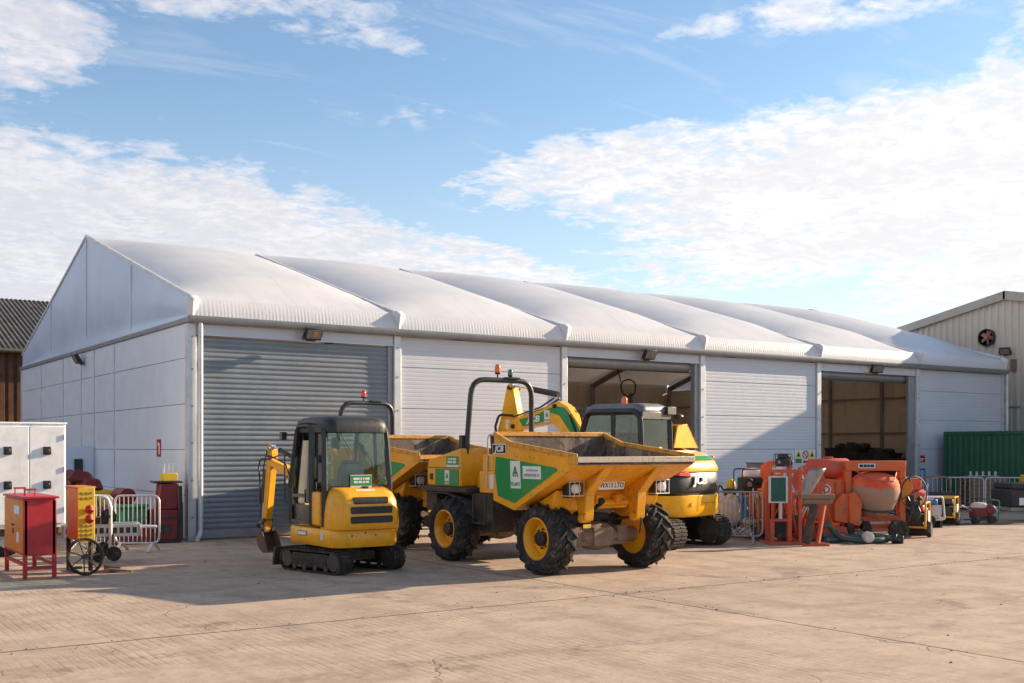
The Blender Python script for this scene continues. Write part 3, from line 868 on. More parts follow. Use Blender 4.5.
def build_dumper(name, label, loc, rz, rops_z=3.24, plate='WX15 LTO', full=True):
    T = thing(name, label, 'dumper', loc, rz, 'site dumpers parked in line')
    FA, RA = 1.375, -1.375
    # --- chassis
    mb = MB()
    mb.b2((-2.35, -.42, .62), (-.35, .42, 1.12)); mb.b2((-.55, -.22, .50), (.45, .22, .95)); mb.b2((.35, -.42, .62), (1.22, .42, .92))
    mb.cyl((-.05, 0, .4), (-.05, 0, 1.15), .13, n=16)
    mb.b2((-2.52, -.80, .78), (-2.30, .80, 1.22))
    for s in (-1, 1):
        mb.b2((-2.50, s * .42, .85), (-2.12, s * .90, 1.22)); mb.b2((-.92, s * .42, .55), (-.34, s * .86, 1.2))
        mb.box((-.62, s * .92, .70), (.42, .14, .04)); mb.tube([(-.82, s * .95, 1.2), (-.80, s * .97, .70), (-.42, s * .97, .70), (-.40, s * .95, 1.2)], .02, n=6)
    mb.build('chassis', M['chassis'], T, bevel=.012)
    for x in (FA, RA):
        mb = MB()
        mb.lathe([(.09, -.86), (.13, -.80), (.12, -.35), (.21, -.20), (.24, 0), (.21, .20), (.12, .35), (.13, .80), (.09, .86)], (x, 0, .57), 'y', 20)
        mb.box((x + .12, 0, .57), (.2, .40, .30)); mb.box((x + .05, -.48, .60), (.16, .22, .26)); mb.box((x + .05, .48, .60), (.16, .22, .26))
        mb.cyl((x + .1, -.55, .46), (x + .1, .55, .46), .045, n=10)
        mb.build('axle', M['axle'], T, bevel=.01)
    tilt_panel(T, 'warning_label', M['signyellow'], (FA + .135, -.28, .74), (0, 1, 0), (0, 0, 1), .16, .06)
    for i, (x, s) in enumerate(((FA, -1), (FA, 1), (RA, -1), (RA, 1))):
        add_wheel(T, (x, s * 1.0, .57), s, roll=.2 * i + .1)
    # --- rear engine cover
    mb = MB()
    for a, b in ((-.87, .87),):
        mb.prism([(-2.52, 1.30), (-2.54, 1.60), (-2.50, 1.78), (-1.36, 2.00), (-1.34, 1.30)], a, b)
    hood = mb.build('engine_cover', M['yellow'], T, bevel=.035, seg=3)
    mb = MB()
    for s in (-1, 1): mb.b2((-2.53, s * .866, 1.635), (-1.345, s * .873, 1.648))
    mb.b2((-2.547, -.8, 1.42), (-2.53, .8, 1.44))
    mb.build('cover_joint', M['black'], hood, smooth=0)
    mb = MB()
    mb.b2((-2.58, -.98, 1.205), (-1.0, .98, 1.295)); mb.build('mudguard_shelf', M['chassis'], T, bevel=.012)
    for s in (-1, 1):
        mb = MB()
        mb.tube([(-2.44, s * .70, 1.22), (-2.3, s * .80, 1.19), (-1.6, s * .82, 1.2), (-1.0, s * .82, 1.05), (-.86, s * .82, .75)], .02, sq=(.40, .02))
        mb.build('mudguard', M['chassis'], T)
    mb = MB()
    mb.b2((-2.60, -.35, 1.0), (-2.5, .35, 1.19)); mb.cyl((-2.7, 0, .92), (-2.55, 0, .92), .05, n=12)
    mb.build('tow_hitch', M['black'], T, bevel=.01)
    for y in (-.62, .62): mb = MB(); mb.b2((-2.575, y - .14, 1.42), (-2.54, y + .14, 1.56)); mb.build('tail_light', M['redlens'], T, bevel=.008)
    mb = MB(); mb.tube([(-2.57, -.92, 1.58), (-2.64, -.93, 1.58), (-2.64, -.93, 1.50), (-2.57, -.92, 1.50)], .02, n=6); mb.cyl((-2.575, -.9, 1.58), (-2.58, -.74, 1.58), .035, n=10)
    mb.b2((-2.42, -.884, 1.415), (-2.31, -.868, 1.53))
    mb.build('latch', M['black'], hood, bevel=.005)
    for s in (-1, 1):
        xd = (1, 0, 0) if s < 0 else (-1, 0, 0); n = -1 if s < 0 else 1
        tilt_panel(T, 'green_decal', M['green'], (-1.82, s * .874, 1.47), xd, (0, 0, 1), .80, .30)
        plant_decal(T, (-1.80, s * .881, 1.47), xd, (0, 0, 1), .255)
        tilt_panel(T, 'white_decal', M['white_dec'], (-1.62, s * .874, 1.755), xd, (0, 0, 1), .40, .20)
        tilt_panel(T, 'green_decal', M['green'], (-1.62, s * .881, 1.775), xd, (0, 0, 1), .40, .155)
        print_marks(T, (-1.62, s * .8875, 1.80), xd, (0, 0, 1), .28, .038, M['txt_white'], 3); print_marks(T, (-1.62, s * .8875, 1.745), xd, (0, 0, 1), .30, .038, M['txt_white'], 4)
    # --- operator's station
    mb = MB(); mb.b2((-1.5, -.80, 1.16), (.10, .80, 1.20)); mb.build('floor_plate', M['chassis'], T, bevel=.008)
    mb = MB(); mb.b2((-1.33, -.55, 1.21), (-.82, .55, 1.52)); mb.build('seat_box', M['yellow'], T, bevel=.02)
    mb = MB(); mb.box((-1.04, 0, 1.60), (.48, .5, .13)); mb.box((-1.28, 0, 1.95), (.13, .48, .62), rot=(0, -.14, 0)); mb.build('seat', M['seat'], T, bevel=.04, seg=3)
    mb = MB(); mb.prism([(-.20, 1.22), (.06, 1.22), (.12, 1.90), (.0, 1.98), (-.14, 1.92)], -.5, .5)
    mb.b2((-.86, -.80, 1.21), (-.22, -.52, 1.60)); mb.b2((-.86, .52, 1.21), (-.22, .80, 1.60)); mb.box((-.62, -.68, 1.74), (.34, .2, .30)); mb.box((-.62, .68, 1.74), (.34, .2, .30))
    mb.build('dashboard', M['yellow'], T, bevel=.02)
    tilt_panel(T, 'instruction_label', M['white_dec'], (-.42, -.802, 1.42), (1, 0, .12), (-.12, 0, 1), .20, .24)
    mb = MB(); mb.lathe([(.19, .012), (.202, 0), (.19, -.012), (.178, 0)], (0, 0, 0), 'z', 28, closed=True)
    for a in (0, 2.1, 4.2): mb.tube([(0, 0, -.04), (.185 * math.cos(a), .185 * math.sin(a), 0)], .011, n=6)
    mb.cyl((0, 0, -.3), (0, 0, -.02), .028, n=10)
    mb.build('steering_wheel', M['black'], T, loc=(-.32, 0, 2.08), rot=(0, -.5, 0))
    for s in (-1, 1): mb = MB(); mb.tube([(-.10, s * .76, 1.3), (-.12, s * .80, 2.20), (-.58, s * .80, 2.24), (-.62, s * .80, 1.3)], .014, n=6, rad=.10); mb.build('grab_rail', M['inox'], T)
    mb = MB()
    mb.tube([(-1.46, -.72, 1.20), (-1.38, -.71, 2.2), (-1.31, -.66, rops_z), (-1.31, .66, rops_z), (-1.38, .71, 2.2), (-1.46, .72, 1.20)], .05, n=12, rad=.30)
    for s in (-1, 1): mb.box((-1.46, s * .76, 1.98), (.10, .10, .5)); mb.cyl((-1.42, s * .64, 2.05), (-1.42, s * .80, 2.05), .03, n=8)
    mb.b2((-1.38, .06, rops_z + .03), (-1.24, .36, rops_z + .06))
    mb.build('roll_bar', M['rops'], T, bevel=.005)
    beacon(T, (-1.31, -.10, rops_z + .04), M['amber'] if full else M['redamber'], .055, .15, .10)
    if full: beacon(T, (-1.31, .18, rops_z + .05), M['greenlens'], .047, .11, .05)
    mb = MB(); mb.tube([(.06, -.50, 1.95), (.02, -.55, 2.0), (-.02, -.55, 2.1)], .012, n=6); mb.ell((-.03, -.55, 2.14), (.03, .03, .035), 10, 8); mb.build('control_lever', M['black'], T)
    # --- skip
    A, B, C, D, E, F = (.36, 2.235), (.84, 2.07), (2.565, 1.875), (2.575, 1.74), (.89, 1.00), (.30, 1.14)
    hw, hwb = 1.18, 1.15
    mb = MB()
    Lf = lambda p, s, k=1: (p[0], s * hw * k, p[1])
    V = {}
    for s in (-1, 1):
        for nme, p, k in (('A', A, .99), ('B', B, 1.0), ('C', C, 1.0), ('D', D, 1.0), ('E', E, .97), ('F', F, .97)):
            V[nme, s] = mb.vs([Lf(p, s, k)])[0]
    sides = ['A', 'B', 'C', 'D', 'E', 'F']
    mb.face([V[k, -1] for k in sides]); mb.face([V[k, 1] for k in sides[::-1]])
    for a, b in (('F', 'A'), ('E', 'F'), ('D', 'E')):
        mb.face([V[a, -1], V[a, 1], V[b, 1], V[b, -1]])
    bmesh.ops.recalc_face_normals(mb.bm, faces=mb.bm.faces[:])
    # outward normals: the side at y=-hw must look towards -y
    mb.bm.faces.ensure_lookup_table(); mb.bm.normal_update()
    if mb.bm.faces[0].normal.y > 0: bmesh.ops.reverse_faces(mb.bm, faces=mb.bm.faces[:])
    # denser mesh inside so that dents can be pushed in
    skip = mb.build('skip', [M['yellow_skip'], M['skip_inside']], T, smooth=0, fix=False, solid=(.03, 1), bevel=.006, loc=(0, -.14, 0))
    mb = MB()
    for s in (-1, 1):
        y = s * (hw - .012)
        mb.tube([(A[0], y * .99, A[1]), (B[0], y, B[1]), (C[0] - .03, y, C[1])], .03, sq=(.062, .075))
    mb.tube([(A[0], -hw * .98, A[1]), (A[0], hw * .98, A[1])], .03, sq=(.07, .075))
    mb.build('skip_rim', M['yellow_worn'], skip, bevel=.008)
    mb = MB(); mb.tube([(2.56, -hw - .008, 1.825), (2.56, hw + .008, 1.825)], .03, sq=(.07, .09))
    for s in (-1, 1): pass
    mb.build('skip_lip', M['lip'] if full else M['yellow_worn'], skip, bevel=.008)
    for s in (-1, 1): mb = MB(); mb.b2((2.38, s * (hw + .0), 1.76), (2.59, s * (hw + .03), 1.91)); mb.build('lip_bracket', M['yellow_worn'], skip, bevel=.008)
    # load-bearing ribs under the lip, reaching down to the hinge arms
    for y in (-.50, .56):
        mb = MB()
        prof = [(2.46, 1.68), (2.02, 1.30), (1.98, .86), (1.82, .84), (1.72, 1.18), (1.52, 1.30), (1.62, 1.34)]
        mb.prism(prof, y - .035, y + .035)
        mb.prism([(2.50, 1.70), (2.05, 1.29), (2.015, .90), (1.995, .86), (1.97, .88), (2.00, 1.31), (2.46, 1.72)], y - .085, y + .085)
        mb.cyl((1.90, y - .09, .90), (1.90, y + .09, .90), .07, n=14)
        mb.build('hinge_arm', M['yellow_skip'], skip, bevel=.01)
    mb = MB(); mb.b2((1.50, -.47, 1.02), (1.56, .53, 1.31)); mb.cyl((1.60, -.44, 1.12), (1.60, .50, 1.12), .055, n=12)
    mb.box((1.64, -.18, 1.18), (.14, .12, .14)); mb.box((1.64, .24, 1.18), (.14, .12, .14))
    mb.prism([(.95, 1.0), (1.75, 1.34), (1.62, 1.02), (1.30, .86)], -1.08, -.55); mb.prism([(.95, 1.0), (1.75, 1.34), (1.62, 1.02), (1.30, .86)], .60, 1.08)
    mb.build('front_frame', M['yellow'], T, bevel=.012)
    mb = MB(); mb.cyl((.95, -.16, .75), (1.75, -.16, 1.16), .055, n=12); mb.cyl((1.3, .2, .8), (1.95, .62, .92), .022, n=8)
    mb.tube([(1.98, .42, 1.05), (2.0, .45, .82), (1.9, .5, .62)], .018, n=6)
    mb.build('tipping_ram', M['black'], T)
    tilt_panel(T, 'number_plate', M['white_dec'], (1.92, -.11, 1.405), (0, 1, 0), (.28, 0, 1), .52, .125, .008)
    if plate: text_obj('lettering', plate, .115, M['txt_black'], T, (1.9285, -.11, 1.407), (0, 1, 0), (.28, 0, 1), bold=.002, sx=.86)
    for y in (-.88, .90):
        mb = MB(); mb.box((1.88, y, 1.37), (.16, .26, .19)); mb.b2((1.5, y - .05, 1.22), (1.84, y + .05, 1.30))
        hl = mb.build('headlight', M['black'], T, bevel=.02)
        mb = MB(); mb.ell((1.955, y + .02, 1.37), (.035, .095, .075), 14, 8, .6); mb.build('lens', M['lamp'], hl, smooth=60)
        mb = MB()
        for dz in (-.11, .11): mb.tube([(1.82, y - .16, 1.37 + dz), (2.01, y - .15, 1.37 + dz), (2.01, y + .15, 1.37 + dz), (1.82, y + .16, 1.37 + dz)], .008, n=5)
        for dy in (-.14, -.05, .05, .14): mb.cyl((2.01, y + dy, 1.26), (2.01, y + dy, 1.48), .006, n=5)
        mb.build('lamp_guard', M['inox'], hl)
    for s in (-1, 1):
        xd = (1, 0, 0) if s < 0 else (-1, 0, 0)
        pts = [(.43, 1.86), (2.05, 1.70), (2.10, 1.66), (.92, 1.12), (.46, 1.22), (.39, 1.60)]
        y0 = s * (hw - .0)
        mb = MB()
        ring = lambda d: [(p[0], s * (hw * (.97 + .03 * min(1, (p[1] - 1.0) / .87)) + d), p[1]) for p in pts]
        mb.loft([ring(.001), ring(.006)]); mb.build('green_decal', M['green'], skip, smooth=0)
        up = (0, s * .0407, 1)
        yy = s * (hw * (.97 + .03 * (1.575 - 1) / .87) + .0065)
        plant_decal(skip, (.98, yy, 1.575), xd, up, .44)
        if not full: continue
        tilt_panel(skip, 'safety_decal', M['white_dec'], (1.43, yy + s * .0025, 1.615), xd, up, .48, .20)
        print_marks(skip, (1.45, yy + s * .0125, 1.65), xd, up, .30, .03, M['txt_pale'], 5)
        print_marks(skip, (1.43, yy + s * .0095, 1.575), xd, up, .40, .045, M['txt_pale'], 6)
        tilt_panel(skip, 'maker_badge', M['txt_black'], (.53, s * (hw * .997 + .003), 1.985), xd, up, .36, .135)
        tilt_panel(skip, 'badge_border', M['white_dec'], (.53, s * (hw * .997 + .0015), 1.985), xd, up, .39, .165, .004)
        text_obj('lettering', 'JCB', .135, M['txt_white'], skip, (.53, s * (hw * .997 + .0105), 1.985), xd, up, shear=.25, bold=.004, sx=1.15)
        mb = MB()
        for k in range(4): mb.loft([[(.42 + k * .05 + dz * .10, s * (hw * .985 + d), 1.80 - dz + .02 * k) for dz, d in ((0, .004), (0, .008), (.22, .0075), (.22, .0035))]], cap=False) if False else None
        mb.bm.free()
    return T


build_dumper('site_dumper', 'front yellow dumper with amber and green beacons, green decals and muddy empty skip', (3.55, -8.095, 0), R(-90) + .015)
build_dumper('site_dumper', 'second yellow dumper half hidden between the small excavator and the front dumper', (3.64, -2.70, 0), R(-90) + .10, rops_z=3.0, plate=None, full=False)
# ------------------------------------------------------------------ excavators
def track_mb(mb, x0, x1, y0, y1, r, pitch=.075, pads=True):
    """rubber track: stadium section swept across its width, with pads"""
    n = 12
    out = [(x1 + r * math.sin(a), r - r * math.cos(a)) for a in [math.pi * k / n for k in range(n + 1)]]
    out += [(x0 - r * math.sin(a), r + r * math.cos(a)) for a in [math.pi * k / n for k in range(n + 1)]]
    ri = r - .035
    inn = [(x1 + ri * math.sin(a), r - ri * math.cos(a)) for a in [math.pi * k / n for k in range(n + 1)]]
    inn += [(x0 - ri * math.sin(a), r + ri * math.cos(a)) for a in [math.pi * k / n for k in range(n + 1)]]
    m = len(out)
    O0 = mb.vs([(x, y0, z) for x, z in out]); O1 = mb.vs([(x, y1, z) for x, z in out])
    I0 = mb.vs([(x, y0, z) for x, z in inn]); I1 = mb.vs([(x, y1, z) for x, z in inn])
    for i in range(m):
        j = (i + 1) % m
        mb.face([O0[i], O0[j], O1[j], O1[i]]); mb.face([I1[i], I1[j], I0[j], I0[i]])
        mb.face([O0[j], O0[i], I0[i], I0[j]]); mb.face([O1[i], O1[j], I1[j], I1[i]])
    # pads all the way round
    Ls = x1 - x0; per = 2 * Ls + 2 * math.pi * r; k = int(per / pitch)
    for q in range(k):
        d = per * q / k
        if d < Ls: p, nn = (x0 + d, 0), (0, -1)
        elif d < Ls + math.pi * r:
            a = (d - Ls) / r; p, nn = (x1 + r * math.sin(a), r - r * math.cos(a)), (math.sin(a), -math.cos(a))
        elif d < 2 * Ls + math.pi * r: p, nn = (x1 - (d - Ls - math.pi * r), 2 * r), (0, 1)
        else:
            a = (d - 2 * Ls - math.pi * r) / r; p, nn = (x0 - r * math.sin(a), r + r * math.cos(a)), (-math.sin(a), math.cos(a))
        tx, tz = -nn[1], nn[0]; h, wd = .016, pitch * .28
        for ya, yb in ((y0 + .004, y0 + (y1 - y0) * .47), (y0 + (y1 - y0) * .53, y1 - .004)):
            rg = []
            for y in (ya, yb):
                rg.append([(p[0] + tx * s * wd * kk + nn[0] * hh, y, p[1] + tz * s * wd * kk + nn[1] * hh + .016) for s, kk, hh in ((-1, 1, -.005), (-1, .7, h), (1, .7, h), (1, 1, -.005))])
            mb.loft(rg)


def undercarriage(T, x0, x1, half, tw, r, z_top):
    for s in (-1, 1):
        a, b = s * half, s * (half - tw)
        mb = MB(); track_mb(mb, x0, x1, min(a, b), max(a, b), r)
        tr = mb.build('track', M['track'], T, smooth=40)
        for yy in (s * (half - .02), s * (half - tw + .02)):
            for x, rr in ((x0, r - .04), (x1, r - .05)): mb = MB(); mb.cyl((x, yy - .012, r + .016), (x, yy + .012, r + .016), rr, n=20); mb.build('roller', M['chassis'], tr, smooth=40)
            k = 4
            for i in range(k):
                x = x0 + (x1 - x0) * (i + .7) / (k + .4); mb = MB(); mb.cyl((x, yy - .012, .036 + .05), (x, yy + .012, .036 + .05), .048, n=14); mb.build('roller', M['chassis'], tr, smooth=40)
        mb = MB(); mb.prism([(x0 + .1, .10), (x1 - .1, .10), (x1 - .14, r * 2 - .06), (x0 + .14, r * 2 - .06)], min(a, b) + .012, max(a, b) - .012)
        for i in range(3):
            x = x0 + (x1 - x0) * (.2 + .3 * i); mb.box((x, s * (half - .010), r), (.13, .014, .11))
        mb.build('track_frame', M['black'], tr, bevel=.01)
    mb = MB(); mb.b2((x0 * .55, -half + tw - .02, r * .9), (x1 * .55, half - tw + .02, r * 1.75)); mb.cyl((0, 0, r * 1.6), (0, 0, z_top), .33 if half < .9 else .5, n=24)
    mb.build('track_centre_frame', M['chassis'], T, bevel=.015)
    # dozer blade at the front
    mb = MB()
    rg = []
    for y in (-half, half):
        rg.append([(x1 + r + .16 + .05 * math.cos(a * 1.5), y, .06 + .30 * a) for a in (0, .33, .66, 1)] + [(x1 + r + .14 + .05 * math.cos(a * 1.5) - .03, y, .06 + .30 * a) for a in (1, .66, .33, 0)])
    mb.loft(rg)
    for s in (-1, 1): mb.tube([(x1 * .4, s * .3, r), (x1 + r + .16, s * .36, .2)], .04, sq=(.06, .10))
    mb.build('dozer_blade', M['chassis'], T, bevel=.008)


def ram(parent, p0, p1, r, split=.55, name='ram', mat='black'):
    p0, p1 = Vector(p0), Vector(p1); m = p0.lerp(p1, split)
    mb = MB(); mb.cyl(p0, m, r, n=12); mb.cyl(m - (m - p0).normalized() * .03, m, r * 1.18, n=12)
    o = mb.build(name, M[mat], parent)
    mb = MB(); mb.cyl(m, p1, r * .5, n=10); mb.cyl(p1 - Vector((0, r, 0)), p1 + Vector((0, r, 0)), r * .9, n=10)
    mb.build('ram_rod', M['chrome'], o)
    return o


def plate_arm(mb, prof, y0, y1): mb.prism(prof, y0, y1)


def bucket_mb(mb, o, w, s, ang=0.0):
    ox, oz = o; ca, sa = math.cos(ang), math.sin(ang)
    pr = [(0, 0), (.10, -.08), (.06, -.28), (-.04, -.42), (-.20, -.50), (-.38, -.46), (-.36, -.43), (-.21, -.46), (-.07, -.39), (.02, -.26), (.05, -.09), (-.03, -.02)]
    pr = [(ox + (x * ca - z * sa) * s, oz + (x * sa + z * ca) * s) for x, z in pr]
    mb.prism(pr, -w / 2, w / 2)
    sd = [(0, 0), (.10, -.08), (.06, -.28), (-.04, -.42), (-.20, -.50), (-.38, -.46), (-.22, -.18), (-.10, .0)]
    sd = [(ox + (x * ca - z * sa) * s, oz + (x * sa + z * ca) * s) for x, z in sd]
    for y in (-w / 2, w / 2): mb.prism(sd, y - .012, y + .012)
    for k in range(3):
        y = -w / 2 + w * (k + .5) / 3; t0 = [(-.36, -.47), (-.52, -.44), (-.37, -.42)]
        mb.prism([(ox + (x * ca - z * sa) * s, oz + (x * sa + z * ca) * s) for x, z in t0], y - .03, y + .03)
    for y in (-.09, .09): mb.prism([(ox + (x * ca - z * sa) * s, oz + (x * sa + z * ca) * s) for x, z in [(-.08, 0), (.06, -.04), (.06, .12), (-.02, .16), (-.08, .1)]], y - .015, y + .015)


def rrect(cx, cy, hx, hy, r, z, n=5):
    pts = []
    for (sx, sy, a0) in ((1, 1, 0), (-1, 1, 90), (-1, -1, 180), (1, -1, 270)):
        for k in range(n + 1):
            a = R(a0 + 90 * k / n)
            pts.append((cx + sx * (hx - r) + r * math.cos(a), cy + sy * (hy - r) + r * math.sin(a), z))
    return pts


# ---------------------------------------------------------------- small excavator
T = thing('mini_excavator', 'small yellow excavator with black cab and rubber tracks before the roller shutter', 'excavator', (.22, -7.0, 0), R(104))
undercarriage(T, -.60, .58, .69, .27, .185, .46)
U = R(-12)      # the upper body is swung on its tracks
up = bpy.data.objects.new('upper_body', None)


def U_obj(mb, name, mat, parent=None, **k):
    """a part of the swung upper body: the swing is baked into the mesh"""
    mb.bm.transform(Matrix.Rotation(U, 4, 'Z'))
    return mb.build(name, mat, parent or T, **k)


def Uv(p): return Matrix.Rotation(U, 3, 'Z') @ Vector(p)


bpy.data.objects.remove(up)
# slewing skirt
mb = MB(); mb.loft([rrect(-.02, 0, .86, .58, .22, .43), rrect(-.02, 0, .89, .61, .24, .49), rrect(-.02, 0, .885, .61, .24, .68), rrect(-.02, 0, .86, .59, .22, .715)])
sk = U_obj(mb, 'slewing_platform', M['yellow'], bevel=.006)
# counterweight and engine cover at the back
mb = MB()
rings = []
for z, x0, hy, r in ((.715, -.90, .60, .22), (.78, -.92, .61, .24), (1.0, -.915, .605, .25), (1.16, -.885, .59, .26), (1.27, -.82, .56, .25), (1.34, -.72, .51, .22), (1.37, -.58, .46, .18)):
    xc = (x0 + -.30) / 2; rings.append(rrect(xc, 0, abs(x0 + .30) / 2 + .05, hy, min(r, abs(x0 + .30) / 2), z, 6))
mb.loft(rings); ec = U_obj(mb, 'engine_cover', M['yellow'], smooth=50, bevel=.006)
mb = MB()
for z, hw_ in ((1.17, .31), (1.02, .37), (.87, .375)):
    xs = -.968 if z < 1.1 else -.936
    lo, hi = z - .056, z + .056
    prof = fillet([(-hw_, lo), (hw_, lo), (hw_ - (.05 if z > 1.2 else 0), hi), (-hw_ + (.05 if z > 1.2 else 0), hi)], .035, closed=True)
    mb.prism([(p.x - .02, p.y) for p in [Vector((q[0], q[1])) for q in prof]], xs - .008, xs + .1, 'yz')
U_obj(mb, 'air_vent', M['blackplastic'], ec)
mb = MB(); mb.cyl((-.90, -.36, .60), (-.80, -.36, .60), .05, n=14); U_obj(mb, 'exhaust_hole', M['black'], sk)
mb = MB(); mb.box((-.66, -.06, 1.365), (.12, .06, .04)); U_obj(mb, 'cover_latch', M['black'], ec)
tilt_panel(T, 'pale_decal', M['pale_dec'], Uv((-.80, -.0, 1.305)), Uv((0, -1, 0)), Uv((.55, 0, 1)), .34, .085)
# cab: rounded black frame, glass, roof
cf = MB()
xr, xf, yh = -.52, .66, .585
for s in (-1, 1):
    y = s * yh
    cf.tube([(xr, y, .75), (xr - .02, y, 1.4), (xr + .06, y * .94, 2.40), (xf - .18, y * .94, 2.42), (xf + .06, y, 1.35), (xf, y, .75)], .042, n=8, rad=.30, sq=(.085, .085))
    cf.tube([(xr + .42, y, .75), (xr + .40, y, 1.45), (xr + .42, y * .95, 2.36)], .03, sq=(.06, .07))
cf.b2((xr - .03, -yh, 1.31), (xr + .03, yh, 1.40)); cf.b2((xf - .02, -yh, .75), (xf + .03, yh, .86))
cf.tube([(xr + .02, -yh * .9, 2.30), (xr + .02, yh * .9, 2.30)], .03, sq=(.07, .12)); cf.tube([(xf - .14, -yh * .9, 2.36), (xf - .14, yh * .9, 2.36)], .03, sq=(.07, .1))
cab = U_obj(cf, 'cab', M['black'], bevel=.012)
mb = MB(); rg = []
for z, gx, gy, r in ((2.25, .54, .575, .2), (2.34, .55, .585, .2), (2.43, .53, .57, .22), (2.49, .46, .50, .22), (2.515, .34, .38, .18)): rg.append(rrect(.04, 0, gx + .08, gy, r, z, 6))
mb.loft(rg); U_obj(mb, 'cab_roof', M['cabroof'], cab, smooth=60)
mb = MB()
mb.poly([(xr - .005, -yh + .05, 1.39), (xr - .005, yh - .05, 1.39), (xr + .04, yh * .94 - .05, 2.28), (xr + .04, -yh * .94 + .05, 2.28)])
for s in (-1, 1):
    y = s * (yh - .01)
    mb.poly([(xr + .02, y, 1.45), (xr + .40, y, 1.45), (xr + .42, y * .95, 2.34), (xr + .09, y * .95, 2.34)])
    mb.poly([(xr + .45, y, 1.10), (xf, y, 1.10), (xf - .17, y * .95, 2.34), (xr + .46, y * .95, 2.34)])
mb.poly([(xf + .02, -yh + .05, .88), (xf + .02, yh - .05, .88), (xf - .14, yh * .94 - .05, 2.32), (xf - .14, -yh * .94 + .05, 2.32)])
U_obj(mb, 'cab_window', M['glass'], cab, smooth=0, solid=(.006,))
# door on the left side with its own frame, handle and lower panel
mb = MB(); y = yh + .03
mb.tube([(xr + .40, y, .78), (xr + .40, y, 1.45), (xr + .46, y * .955, 2.36), (xf - .20, y * .955, 2.36), (xf - .02, y, 1.35), (xf - .04, y, .78)], .03, n=8, rad=.16, sq=(.05, .07))
mb.tube([(xr + .40, y, .80), (xf - .04, y, .80)], .03, sq=(.05, .06)); mb.tube([(xr + .40, y, 1.22), (xf - .02, y, 1.22)], .02, sq=(.03, .05))
mb.tube([(xr + .52, y + .02, 1.32), (xr + .52, y + .05, 1.32), (xr + .52, y + .05, 1.12), (xr + .52, y + .02, 1.12)], .014, n=6)
dr = U_obj(mb, 'door', M['black'], cab, bevel=.008)
mb = MB(); mb.b2((-.42, yh - .04, .76), (-.12, yh + .035, 1.30)); U_obj(mb, 'side_cover', M['yellow'], T, bevel=.03, seg=3)
mb = MB(); mb.b2((xr + .44, yh - .02, .80), (xf - .06, yh + .01, 1.08)); U_obj(mb, 'lower_side_panel', M['black'], cab, bevel=.01)
# inside: seat, consoles
mb = MB(); mb.box((.0, 0, 1.02), (.46, .46, .14)); mb.box((-.26, 0, 1.36), (.13, .46, .62), rot=(0, -.1, 0)); mb.b2((-.2, -.2, .74), (.2, .2, .98))
U_obj(mb, 'seat', M['seat'], cab, bevel=.05, seg=3)
mb = MB(); mb.prism([(yy, z) for yy, z in fillet([(-.24, 1.46), (-.24, 1.66), (-.17, 1.80), (.17, 1.80), (.24, 1.66), (.24, 1.46)], .06)], -.37, -.33, 'yz'); U_obj(mb, 'seat_back_shell', M['blackplastic'], cab)
tilt_panel(cab, 'seat_label', M['greypl'], Uv((-.372, 0, 1.665)), Uv((0, -1, 0)), (0, 0, 1), .24, .14)
mb = MB()
for s in (-1, 1):
    mb.box((.08, s * .34, 1.12), (.5, .14, .3)); mb.cyl((.26, s * .34, 1.27), (.30, s * .34, 1.48), .016, n=6); mb.ell((.30, s * .34, 1.50), (.03, .03, .05), 8, 6)
mb.box((.46, 0, 1.0), (.12, .5, .5)); U_obj(mb, 'control_console', M['blackplastic'], cab, bevel=.015)
mb = MB(); mb.ell((-.44, -.38, 1.46), (.05, .06, .05), 12, 8); U_obj(mb, 'orange_lamp', M['amber'], cab)
# green and white stickers on the back
tilt_panel(T, 'white_decal', M['white_dec'], Uv((-.545, -.055, 1.45)), Uv((0, -1, 0)), (0, 0, 1), .385, .235)
tilt_panel(T, 'green_decal', M['green'], Uv((-.552, -.055, 1.478)), Uv((0, -1, 0)), (0, 0, 1), .37, .16)
print_marks(T, Uv((-.5585, -.055, 1.505)), Uv((0, -1, 0)), (0, 0, 1), .29, .036, M['txt_white'], 7); print_marks(T, Uv((-.5585, -.055, 1.452)), Uv((0, -1, 0)), (0, 0, 1), .27, .036, M['txt_white'], 8)
tilt_panel(T, 'model_decal', M['greypl'], Uv((.22, .6125, .615)), Uv((-1, 0, 0)), (0, 0, 1), .34, .085); print_marks(sk, Uv((.22, .6195, .615)), Uv((-1, 0, 0)), (0, 0, 1), .29, .05, M['txt_white'], 9)
tilt_panel(T, 'round_decal', M['pale_dec'], Uv((-.50, .612, .60)), Uv((-1, 0, 0)), (0, 0, 1), .09, .11)
# mirror and work lamp on the front left pillar
mb = MB(); mb.tube([(xf - .1, yh, 2.22), (xf - .02, yh + .16, 2.22)], .014, n=6); mb.box((xf - .02, yh + .17, 2.20), (.10, .09, .13)); mb.tube([(xf + .03, yh + .02, 1.9), (xf + .12, yh + .08, 1.9), (xf + .12, yh + .08, 1.1), (xf + .02, yh + .02, 1.1)], .014, n=6, rad=.05)
U_obj(mb, 'mirror', M['black'], cab, bevel=.01)
# swing post, boom, dipper, bucket: own frame turned towards the bucket
SW = R(15)
SM = Matrix.Rotation(U, 4, 'Z') @ Matrix.Translation((.98, .02, 0)) @ Matrix.Rotation(SW, 4, 'Z')


def S_obj(mb, name, mat, parent=None, **k):
    mb.bm.transform(SM); return mb.build(name, mat, parent or T, **k)


